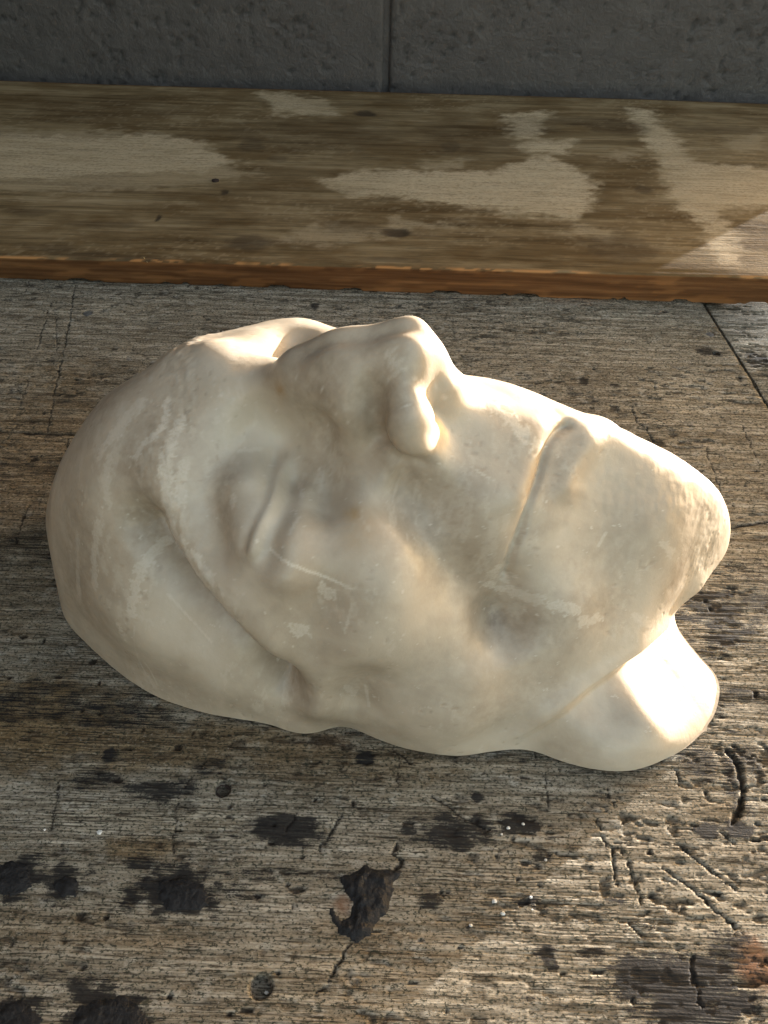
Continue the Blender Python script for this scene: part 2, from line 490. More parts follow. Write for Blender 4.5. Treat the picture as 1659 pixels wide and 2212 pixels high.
def axis(lo, hi, a, b, step, coarse):
    return np.concatenate([np.arange(lo, a, coarse), np.arange(a, b, step), np.arange(b, hi + coarse, coarse)])

def bench_wood():
    M = Mat('weathered_bench_wood')
    g1 = M.noise((30, 620, 620), 5, 0.62, 0.25)           # bands of the grain
    g2 = M.noise((130, 2300, 400), 4, 0.66, 0.3)          # broken fibres
    big = M.noise((16, 40, 30), 4, 0.6, 0.3)              # large weathered areas
    mot = M.noise((150, 260, 150), 5, 0.66)               # mottling
    speck = M.noise((1100, 1700, 1100), 3, 0.72)
    # growth-ring ribs, about 0.7 mm apart, wandering and broken
    sep = M.n.new('ShaderNodeSeparateXYZ'); M.l.new(M.tc.outputs['Object'], sep.inputs[0])
    wob = M.noise((22, 150, 20), 3, 0.55)
    ph = M.math('ADD', M.math('MULTIPLY', sep.outputs[1], 2 * math.pi / 0.00078), M.math('MULTIPLY', wob, 26.0))
    rib = M.math('ADD', M.math('MULTIPLY', M.math('SINE', ph), 0.5), 0.5)
    brk = M.noise((300, 900, 300), 3, 0.7)
    rib = M.math('ADD', M.math('MULTIPLY', rib, 0.45), M.math('MULTIPLY', brk, 0.80))
    ribA = M.rng(big, 0.42, 0.62, 0.12, 0.85)              # ribs show more in some areas
    col = M.ramp(g1, [(0.27, (0.090, 0.071, 0.049)), (0.47, (0.212, 0.186, 0.144)), (0.68, (0.392, 0.358, 0.295))])
    col = M.mix(M.rng(mot, 0.40, 0.60, 0.0, 0.6), col, M.mix(1.0, col, (0.50, 0.45, 0.38), 'MULTIPLY'))
    col = M.mix(M.rng(mot, 0.52, 0.66, 0.0, 0.5), col, (0.40, 0.38, 0.33))
    col = M.mix(M.math('MULTIPLY', M.attr('pale'), 0.6), col, M.mix(1.0, col, (1.55, 1.53, 1.46), 'MULTIPLY'))
    col = M.mix(M.math('MULTIPLY', M.attr('brown'), 0.85), col, M.mix(1.0, col, (0.62, 0.45, 0.25), 'MULTIPLY'))
    gap = M.math('MULTIPLY', M.rng(rib, 0.60, 0.40), ribA)
    col = M.mix(M.math('MULTIPLY', gap, 0.80), col, (0.036, 0.028, 0.020))
    col = M.mix(M.math('MULTIPLY', M.rng(g2, 0.48, 0.36), 0.88), col, (0.026, 0.020, 0.014))
    col = M.mix(M.math('MULTIPLY', M.rng(speck, 0.52, 0.61), 0.85), col, (0.022, 0.026, 0.019))
    col = M.mix(M.math('MULTIPLY', M.rng(speck, 0.40, 0.32), 0.35), col, (0.46, 0.43, 0.37))
    col = M.mix(M.math('MULTIPLY', M.attr('rust'), M.rng(mot, 0.3, 0.6, 0.4, 0.9)), col, (0.15, 0.080, 0.048))
    gran = M.math('ADD', M.math('MULTIPLY', speck, 0.9), M.math('ADD', M.math('MULTIPLY', g2, 0.7), M.math('MULTIPLY', mot, 0.5)))
    dsum = M.math('ADD', M.math('MULTIPLY', M.attr('dark'), 1.25), M.math('MULTIPLY', M.math('SUBTRACT', 1.05, gran), 2.6))
    dk = M.math('MULTIPLY', M.rng(dsum, 0.30, 0.85), M.rng(M.attr('dark'), 0.02, 0.3))
    col = M.mix(M.math('MULTIPLY', dk, 0.94), col, (0.0125, 0.0122, 0.0128))
    col = M.mix(M.math('MULTIPLY', M.attr('cavity'), 0.88), col, (0.013, 0.010, 0.008))
    hgt = M.math('ADD', M.math('MULTIPLY', g1, 0.5), M.math('MULTIPLY', M.math('MULTIPLY', rib, ribA), 0.55))
    hgt = M.math('ADD', hgt, M.math('ADD', M.math('MULTIPLY', speck, 0.5), M.math('MULTIPLY', g2, 0.6)))
    return M.out(col, M.rng(M.attr('dark'), 0, 1, 0.95, 0.7), M.bump(hgt, 0.00055, 0.5), 0.08)

WOOD = bench_wood()
bench = empty('workbench', (0, 0, 0))
tag(bench, 'old weathered workbench top with grain, knife cuts and black tar stains under the mask', 'workbench')

def edge_line(y):                                    # the joint between the long plank and the one at the right
    return 188.0 + (128.6 - y) * 0.105 + 0.7 * (noise(y / 9, y * 0 + 3.3, 7) - 0.5)

def make_plank(x_ax, y_ax, remap, drop, thick=38.0):
    X, Y = np.meshgrid(x_ax, y_ax, indexing='ij')
    X = remap(X, Y)
    h, cav, dark, brown, pale, rust = bench_height(X, Y)
    # the finely modelled part fades out with the mesh density away from the work area
    wgt = sstep(0, 14, X + 268) * sstep(0, 14, 228 - X) * sstep(0, 12, Y + 182) * sstep(0, 12, 228 - Y)
    h = h * wgt - 0.9 * (1 - wgt); cav = cav * wgt
    n, m = X.shape
    # rounded worn arris at the joint edge
    e = np.abs(X - edge_line(Y))
    h = h - 1.6 * np.exp(-(e / 1.1) ** 2) * (0.5 + noise(Y / 3, Y * 0, 17)) + drop
    V = np.stack([X, Y, h], -1)
    cav = np.maximum(cav, np.exp(-(e / 2.6) ** 4) * (0.55 + 0.6 * noise(Y / 4, Y * 0 + 2, 19))); cav = np.minimum(cav, 1)  # joint edges and sides coloured dark in place of gap shade
    # sides: a ring of the border, dropped
    top = V.reshape(-1, 3)
    idx = np.arange(n * m).reshape(n, m)
    ring = np.concatenate([idx[:-1, 0], idx[-1, :-1], idx[:0:-1, -1], idx[0, :0:-1]])
    low = top[ring].copy(); low[:, 2] = -thick
    V2 = np.concatenate([top, low])
    b = n * m + np.arange(len(ring)); k = len(ring)
    side = np.stack([ring, b, np.roll(b, -1), np.roll(ring, -1)], -1)
    F = np.concatenate([grid_faces(n, m), side])
    me = mesh_from_arrays('plank', V2 * K, F)
    pad = lambda a, v: np.concatenate([a.ravel(), np.full(k, v)])
    attr(me, 'cavity', np.concatenate([cav.ravel(), np.ones(k)])); attr(me, 'dark', pad(dark, 0.3)); attr(me, 'brown', pad(brown, 0.5)); attr(me, 'pale', pad(pale, 0)); attr(me, 'rust', pad(rust, 0))
    return me

GAP = 2.4
xa = axis(-332, 188, -262, 186, 0.52, 12.0); xa = np.unique(np.concatenate([xa[xa < 187.5], [188.0]]))
ya = axis(-420, 492, -176, 222, 0.52, 12.0)
def remap_main(X, Y):
    t = np.clip((X + 262) / 450.0, 0, 1)
    return X + t * (edge_line(Y) - GAP - 188.0)
link('plank', make_plank(xa, ya, remap_main, 0.0), WOOD, bench)
xb = np.unique(np.concatenate([[0.0], np.arange(0.6, 40, 0.8), np.arange(40, 420, 14.0)]))
yb = axis(-420, 492, 40, 222, 0.8, 14.0)
link('plank', make_plank(xb, yb, lambda X, Y: X + edge_line(Y) + GAP, -4.0), WOOD, bench)

# ---- nails, flecks and tar on the bench
def simple_mat(name, col, rough, bump=None, spec=0.5):
    M = Mat(name)
    n = M.noise((700, 700, 700), 4, 0.6)
    c = M.ramp(n, [(0.3, tuple(v * 0.5 for v in col)), (0.7, tuple(min(1, v * 1.5) for v in col))])
    return M.out(c, rough, M.bump(n, bump) if bump else None, spec)
STEEL = simple_mat('old_grey_steel', (0.075, 0.075, 0.075), 0.55, 0.0003)
RUST = simple_mat('rusty_iron', (0.018, 0.0075, 0.004), 0.8, 0.0005)
FLECK = simple_mat('white_paint', (0.55, 0.55, 0.53), 0.6, 0.0002)
TAR = simple_mat('black_tar', (0.0125, 0.0125, 0.0135), 0.55, 0.0006, 0.18)

def bh(x, y):
    return float(bench_height(np.array([x], dtype=np.float32), np.array([y], dtype=np.float32))[0][0])

def disc(name, r, seed, dome=0.25, rim=0.0, wob=0.12):
    rng_ = np.random.RandomState(seed)
    na, V, F = 28, [], []
    ph = rng_.rand(3) * 6.28
    prof = [(0.02, dome), (0.45, dome * 0.85), (0.8, dome * 0.55 + rim), (0.95, rim + dome * 0.2), (1.0, -0.3), (1.0, -1.6)]
    for k, (pr, pz) in enumerate(prof):
        for i in range(na):
            a = 2 * math.pi * i / na
            w = 1 + wob * (0.5 * math.sin(2 * a + ph[0]) + 0.3 * math.sin(3 * a + ph[1]) + 0.25 * math.sin(7 * a + ph[2]))
            V.append((r * pr * w * math.cos(a), r * pr * w * math.sin(a), pz + 0.06 * rng_.randn() * (k < 4)))
    for k in range(len(prof) - 1):
        for i in range(na):
            j = (i + 1) % na
            F.append((k * na + i, (k + 1) * na + i, (k + 1) * na + j, k * na + j))
    return mesh_from_arrays(name, np.array(V) * K, np.array(F))

for i, (x, y, r, kind) in enumerate(NAIL_SPOTS):
    z = bh(x, y)
    if kind == 0:
        o = link('nail_head', disc('nail_head', r, i, 0.35, 0.0), STEEL, bench, (x * K, y * K, (min(z, -0.2) + 0.25) * K))
    else:
        o = link('nail_head', disc('nail_head', r, i, -0.5 if kind == 1 else -0.9, 0.25, 0.08), RUST, bench, (x * K, y * K, (min(z, -0.3) + 0.1) * K))
        o['label'] = 'rusty sunken nail head'

def lump(name, r, h, seed, n=3):
    """small uneven crumb"""
    bm = bmesh.new()
    bmesh.ops.create_icosphere(bm, subdivisions=n - 1, radius=1.0)
    rs = np.random.RandomState(seed)
    a = rs.randn(4, 3)
    for v in bm.verts:
        k = 1 + 0.35 * sum(math.sin(3 * (v.co.x * q[0] + v.co.y * q[1] + v.co.z * q[2])) for q in a) / 2.5
        v.co = Vector((v.co.x * r * k, v.co.y * r * k * 0.8, v.co.z * h * k)) * K
    me = bpy.data.meshes.new(name); bm.to_mesh(me); bm.free()
    return me
for i, (x, y, r) in enumerate(FLECK_SPOTS):
    link('paint_fleck', lump('paint_fleck', r, 0.35, i), FLECK, bench, (x * K, y * K, (bh(x, y) + 0.15) * K))

def tar_lump(pts, seed, height):
    p = np.array(pts); lo, hi = p.min(0) - 1.5, p.max(0) + 1.5
    step = 0.45
    X, Y = np.meshgrid(np.arange(lo[0], hi[0], step), np.arange(lo[1], hi[1], step), indexing='ij')
    X = X.astype(np.float32); Y = Y.astype(np.float32)
    jx = X + 1.6 * (fbm(X / 2.2, Y / 2.2, seed, 3) - 0.5); jy = Y + 1.6 * (fbm(X / 2.2, Y / 2.2, seed + 9, 3) - 0.5)
    d = poly_dist(jx, jy, [tuple(q) for q in pts])
    base = bench_height(X, Y)[0]
    cr = np.abs(fbm(X / 3.4, Y / 3.4, seed + 3, 3) - 0.5) * 2                 # ridged crust
    up = sstep(0.2, -2.6, d)
    Z = np.maximum(base, -0.9) * 0.6 + height * up * (0.55 + 0.9 * cr + 0.5 * (fbm(X / 1.2, Y / 1.2, seed + 5, 2) - 0.5)) - 0.25 + 0.3 * up
    Z = np.where(d > 0.3, base - 0.6, Z)
    n, m = X.shape
    F = grid_faces(n, m)
    keep = (d.ravel()[F] < 0.75).any(1)
    F = F[keep]
    used = np.unique(F); mp = -np.ones(n * m, int); mp[used] = np.arange(len(used))
    V = np.stack([X, Y, Z], -1).reshape(-1, 3)[used]
    return mesh_from_arrays('tar_lump', V * K, mp[F])
for i, pts in enumerate(TAR_SHAPES):
    link('tar_lump', tar_lump(pts, 200 + 13 * i, 1.0 if i == 0 else 0.35), TAR, bench)

# ================================================================ the board at the back
def board_wood():
    M = Mat('old_brown_board')
    g1 = M.noise((10, 160, 160), 5, 0.6, 0.5)
    g2 = M.noise((40, 900, 900), 4, 0.6, 0.2)
    mot = M.noise((26, 60, 40), 5, 0.6)
    fine = M.noise((500, 700, 500), 3, 0.7)
    col = M.ramp(g1, [(0.26, (0.085, 0.056, 0.026)), (0.5, (0.175, 0.125, 0.066)), (0.76, (0.27, 0.205, 0.122))])
    col = M.mix(M.rng(mot, 0.38, 0.62, 0.0, 0.85), col, M.mix(1.0, col, (0.55, 0.48, 0.38), 'MULTIPLY'))
    col = M.mix(M.math('MULTIPLY', M.rng(g2, 0.5, 0.34), 0.45), col, (0.05, 0.037, 0.02))
    pale = M.math('MULTIPLY', M.attr('pale'), M.rng(M.math('ADD', M.math('MULTIPLY', fine, 0.6), M.math('MULTIPLY', g2, 0.5)), 0.36, 0.66, 0.45, 1.0))
    col = M.mix(M.math('MULTIPLY', M.math('MULTIPLY', pale, M.rng(mot, 0.30, 0.60, 0.55, 1.0)), 0.78), col, (0.50, 0.40, 0.265))
    col = M.mix(M.math('MULTIPLY', M.attr('dark'), 0.85), col, (0.035, 0.024, 0.015))
    edge = M.ramp(M.noise((14, 420, 420), 5, 0.62, 0.2), [(0.30, (0.055, 0.026, 0.011)), (0.55, (0.12, 0.058, 0.024)), (0.80, (0.20, 0.105, 0.045))])
    col = M.mix(M.attr('edge'), col, edge)
    col = M.mix(M.attr('arris'), col, (0.42, 0.205, 0.075))
    return M.out(col, 0.9, M.bump(M.math('ADD', g2, M.math('MULTIPLY', fine, 0.6)), 0.0004, 0.6), 0.1)

board = empty('wooden_board', (0, 340 * K, 0))
tag(board, 'wide old brown board with pale rubbed patches and a painted streak of light lying between the bench and the grey wall', 'board')
def board_mesh():
    xs = np.arange(-331, 480, 1.3)
    # cross-section from the bottom front edge, over the arris, to the back (y, z, tag)
    front = np.linspace(0.0, 1.0, 10)
    ys = np.concatenate([np.zeros(10), [0.3, 0.9], np.arange(2.2, 262, 1.5), [264, 268, 270, 270]])
    zf = np.concatenate([front * 0.93, [0.975, 1.0], np.ones(len(ys) - 16), [1.0, 0.95, 0.85, 0.0]])
    X, S = np.meshgrid(xs, np.arange(len(ys)), indexing='ij')
    X = X.astype(np.float32)
    yy = ys[S]; zz = zf[S]
    T = 13.0 + 4.0 * np.clip((X + 230) / 420, 0, 1)                       # a little thicker to the right
    chip = 0.7 * (fbm(X / 22, X * 0 + 1.5, 31, 4) - 0.5) + 1.2 * sstep(0.66, 0.8, fbm(X / 38, X * 0 + 4.5, 33, 3))
    Y = 204.0 + yy - 0.006 * X * (yy > 100)
    Z = zz * T
    isfront = S < 10
    rough = fbm(X / 14, zz * 3.0 + 7, 41, 4) - 0.5
    Y = Y + np.where(isfront, 0.9 * rough + 0.8 * (1 - zz), 0)
    nar = (S >= 9) & (S < 14)
    Z = Z - np.where(nar, 0.9 * np.clip(chip, 0, 2) * np.exp(-(yy / 1.6) ** 2), 0)
    Y = Y + np.where(S <= 12, 0.6 * np.clip(chip, 0, 2), 0)
    g = fbm(X / 60, Y / 3.2, 51, 4) - 0.5
    top = (S >= 11) & (S < len(ys) - 4)
    Z = Z + np.where(top, 0.5 * g + 0.9 * (fbm(X / 120, Y / 50, 53, 2) - 0.5), 0)
    # ragged underside: splintered lower edge
    Z = np.where(S == 0, -0.6 + 1.8 * sstep(0.5, 0.7, fbm(X / 11, X * 0 + 9.1, 61, 4)), Z)
    pale = np.zeros_like(X); nz = fbm(X / 7, Y / 3.6, 71, 5, 0.62) - 0.5; nb = fbm(X / 26, Y / 16, 75, 3) - 0.5
    for s, pts in BOARD_PALE:
        d = poly_dist(X, Y.astype(np.float32), pts)
        pale = np.maximum(pale, s * sstep(6.0, -6.0, d + 21 * nz + 10 * nb))
    grains = sstep(0.64, 0.72, fbm(X / 2.6, Y / 2.0, 77, 2)) * sstep(0.4, 0.62, fbm(X / 60, Y / 30, 78, 2))
    pale = np.maximum(pale, 0.22 * grains) * (S >= 12)
    dark = np.zeros_like(X); nd = fbm(X / 8, Y / 5, 81, 4) - 0.5
    for cx_, cy_, rx, ry, st in BOARD_DARK:
        d = np.sqrt(((X - cx_) / rx) ** 2 + ((Y - cy_) / ry) ** 2)
        dark = np.maximum(dark, st * sstep(1.25, 0.6, d + 0.9 * nd))
    Z = Z - 0.5 * sstep(0.7, 1.0, dark)
    edge = (isfront | (S >= len(ys) - 3)).astype(np.float32)
    arris = np.exp(-((S - 10.4) / 1.1) ** 2) * sstep(0.44, 0.62, fbm(X / 34, X * 0 + 2.2, 91, 4)) * sstep(0.3, 0.5, fbm(X / 6, S / 2.0, 92, 2))
    strip = sstep(0.60, 0.70, fbm(X / 26, zz * 5, 93, 3)) * isfront * 0.2
    n, m = X.shape
    V = np.stack([X, Y - 340, Z], -1).reshape(-1, 3)
    me = mesh_from_arrays('board', V * K, grid_faces(n, m))
    attr(me, 'pale', pale.ravel()); attr(me, 'dark', dark.ravel()); attr(me, 'edge', edge.ravel()); attr(me, 'arris', np.maximum(arris, strip).ravel())
    return me
link('board', board_mesh(), board_wood(), board)
for i, (x, y) in enumerate(((38.0, 377.0), (-116.0, 306.0))):
    link('nail_head', disc('nail_head', 3.2 - i, 40 + i, 0.2), RUST, board, (x * K, (y - 340) * K, 15.2 * K))

spl = bmesh.new()
for k, (x, r_) in enumerate(((-2.4, 0.08), (-1.2, 0.32), (0.6, 0.36), (2.4, 0.06))):
    for i in range(6):
        a_ = i * math.pi / 3
        spl.verts.new(Vector((x, r_ * math.cos(a_) + 0.1 * math.sin(2 * x), 0.6 * r_ * math.sin(a_))) * K)
spl.verts.ensure_lookup_table()
for k in range(3):
    for i in range(6):
        j = (i + 1) % 6
        spl.faces.new((spl.verts[k * 6 + i], spl.verts[k * 6 + j], spl.verts[k * 6 + 6 + j], spl.verts[k * 6 + 6 + i]))
spl.faces.new([spl.verts[i] for i in range(5, -1, -1)]); spl.faces.new([spl.verts[18 + i] for i in range(6)])
sme = bpy.data.meshes.new('wood_splinter'); spl.to_mesh(sme); spl.free()
so = link('wood_splinter', sme, simple_mat('straw_wood', (0.40, 0.30, 0.13), 0.7), None, (-138.5 * K, 205.6 * K, 13.8 * K))
so.rotation_euler = (0.1, 0.25, R(-52))
tag(so, 'tiny straw coloured splinter of wood caught on the front edge of the brown board', 'splinter')

# ================================================================ the wall behind
def wall_paint():
    M = Mat('dark_grey_wall_paint')
    n1 = M.noise((60, 60, 60), 5, 0.6)
    n2 = M.noise((350, 350, 350), 4, 0.65)
    col = M.ramp(n1, [(0.3, (0.060, 0.054, 0.051)), (0.7, (0.085, 0.077, 0.072))])
    col = M.mix(M.math('MULTIPLY', M.attr('cavity'), 0.5), col, (0.018, 0.018, 0.019))
    return M.out(col, 0.6, M.bump(M.math('ADD', n1, n2), 0.0012, 0.7), 0.4)
WALL = wall_paint()
wall = empty('block_wall', (-11 * K, 505 * K, -133 * K))
tag(wall, 'dark grey painted concrete block wall with a vertical joint behind the board, plus an added unseen left return', 'wall')
def block_mesh(w, h, d, step, seed):
    xs = np.linspace(-w / 2, w / 2, int(w / step)); zs = np.linspace(0, h, int(h / step))
    X, Z = np.meshgrid(xs, zs, indexing='ij'); X = X.astype(np.float32); Z = Z.astype(np.float32)
    e = np.minimum(np.minimum(X + w / 2, w / 2 - X), np.minimum(Z, h - Z))
    pit = np.zeros_like(X)
    f = fbm(X / 5.0 + seed * 31, Z / 5.0, 300 + seed, 3, 0.6)
    f2 = fbm(X / 30 + seed * 11, Z / 30, 310 + seed, 2)
    pit = sstep(0.66, 0.78, f + 0.25 * (f2 - 0.5)) 
    Y = 0.0 + 1.1 * pit + 0.8 * (fbm(X / 12, Z / 12, 320 + seed, 3) - 0.5) + 1.6 * np.exp(-(e / 1.4) ** 2)
    n, m = X.shape
    V = np.stack([X, Y, Z], -1).reshape(-1, 3)
    idx = np.arange(n * m).reshape(n, m)
    ring = np.concatenate([idx[:-1, 0], idx[-1, :-1], idx[:0:-1, -1], idx[0, :0:-1]])
    back = V[ring].copy(); back[:, 1] = d
    b = n * m + np.arange(len(ring))
    F = np.concatenate([grid_faces(n, m), np.stack([ring, b, np.roll(b, -1), np.roll(ring, -1)], -1)])
    me = mesh_from_arrays('block', np.concatenate([V, back]) * K, F)
    attr(me, 'cavity', np.concatenate([pit.ravel(), np.zeros(len(ring))]))
    me.materials.append(WALL)
    return me
BW, BH, JT = 487.0, 239.0, 5.0
ROWS = 8  # courses above the view are added to cut sky light
fine_blocks = [block_mesh(BW, BH, 110, 2.0, s) for s in range(2)]
rough_block = block_mesh(BW, BH, 110, 12.0, 5)
def put_block(me, x, y, z, rz=0.0):
    o = link('block', me, None, wall, (x * K, y * K, z * K))
    o.rotation_euler.z = rz
for row in range(ROWS):
    z = (row - 1) * (BH + JT)
    for c in (-1, 0):                                    # along the back, cut short at the right to let the sun in
        put_block(fine_blocks[c % 2] if row == 1 else rough_block, (c + 0.5) * (BW + JT), 0, z)
    for c in range(4):                                   # unseen return wall at the left, added to block sky light
        put_block(rough_block, -335, -(c + 0.5) * (BW + JT), z, R(90))
def mortar_box(lo, hi):
    bm = bmesh.new(); bmesh.ops.create_cube(bm, size=1.0)
    for v in bm.verts: v.co = Vector([(lo[k] + hi[k]) / 2 + v.co[k] * (hi[k] - lo[k]) for k in range(3)]) * K
    me = bpy.data.meshes.new('mortar'); bm.to_mesh(me); bm.free()
    attr(me, 'cavity', np.full(len(me.vertices), 0.15))
    link('mortar', me, WALL, wall)
ztop, zbot = (ROWS - 1) * (BH + JT) - 10, -(BH + JT) + 6
mortar_box((-(BW + JT) - 3, 3.5, zbot), (BW + JT - 10, 100, ztop))
mortar_box((-435, -4 * (BW + JT) + 10, zbot), (-338.5, 1.0, ztop))  # mortar of the added left return

# ================================================================ the plaster mask
PHI = R(12.0)
CP, SP = math.cos(PHI), math.sin(PHI)

def face_to_world(f):
    return np.stack([f[..., 0], -f[..., 1] * CP - f[..., 2] * SP, -f[..., 1] * SP + f[..., 2] * CP], -1)

def world_to_face(w):
    return np.stack([w[..., 0], -w[..., 1] * CP - w[..., 2] * SP, -w[..., 1] * SP + w[..., 2] * CP], -1)

CTR = np.array([0.0, 0.0, 0.4])         # centre of the radial surface, world mm
SX = 0.62

def to_dir(wpts):
    q = (wpts - CTR) * np.array([SX, 1.0, 1.0])
    r = np.linalg.norm(q, axis=-1)
    return q / r[..., None], r

class Radial:
    def __init__(s, pts_face, lam):
        s.d, r = to_dir(face_to_world(pts_face))
        n = len(r)
        A = np.linalg.norm(s.d[:, None] - s.d[None], axis=-1) ** 3
        A[np.diag_indices(n)] += lam
        Pm = np.concatenate([np.ones((n, 1)), s.d], 1)
        M = np.zeros((n + 4, n + 4))
        M[:n, :n] = A; M[:n, n:] = Pm; M[n:, :n] = Pm.T
        s.w = np.linalg.solve(M, np.concatenate([r, np.zeros(4)]))
        s.resid = A @ s.w[:n] + Pm @ s.w[n:] - r - lam * s.w[:n]
    def __call__(s, d):
        out = np.empty(len(d))
        n = len(s.d)
        for i in range(0, len(d), 20000):
            c = d[i:i + 20000]
            g = np.maximum(2.0 - 2.0 * (c @ s.d.T), 0.0)
            out[i:i + 20000] = (g * np.sqrt(g)) @ s.w[:n] + s.w[n] + c @ s.w[n + 1:]
        return out
MIDLINE = np.array([
    (-128.5, 0.0, 0.0), (-127.5, 0.0, 12.0), (-124.0, 0.0, 30.0), (-116.0, 0.0, 50.0), (-106.0, 0.0, 66.0), (-95.0, 0.0, 78.5),
    (-85.0, 0.0, 87.0), (-76.0, 0.0, 92.5), (-66.0, 0.0, 97.0), (-56.0, 0.0, 101.0), (-47.0, 0.0, 105.0), (-40.0, 0.0, 108.0),
    (-34.0, 0.0, 111.0), (-28.0, 0.0, 115.0), (-20.0, 0.0, 120.5), (-10.0, 0.0, 126.0), (0.0, 0.0, 129.5), (8.0, 0.0, 130.5),
    (12.0, 0.0, 128.0), (16.0, 0.0, 122.0), (18.0, 0.0, 116.0), (20.5, 0.0, 110.5), (26.0, 0.0, 106.5), (36.0, 0.0, 103.0),
    (47.0, 0.0, 99.5), (55.0, 0.0, 97.0), (62.0, 0.0, 94.0), (70.0, 0.0, 90.5), (78.0, 0.0, 85.5), (86.0, 0.0, 80.0),
    (96.0, 0.0, 73.5), (106.0, 0.0, 66.0), (115.0, 0.0, 57.0), (122.0, 0.0, 45.0), (126.0, 0.0, 33.0), (124.5, 0.0, 22.0),
    (119.0, 0.0, 13.0), (113.0, 0.0, 6.0), (111.0, 0.0, -2.0), (110.0, 0.0, -15.0), (-130.0, 0.0, -15.0), (109.0, 0.0, -28.0),
])
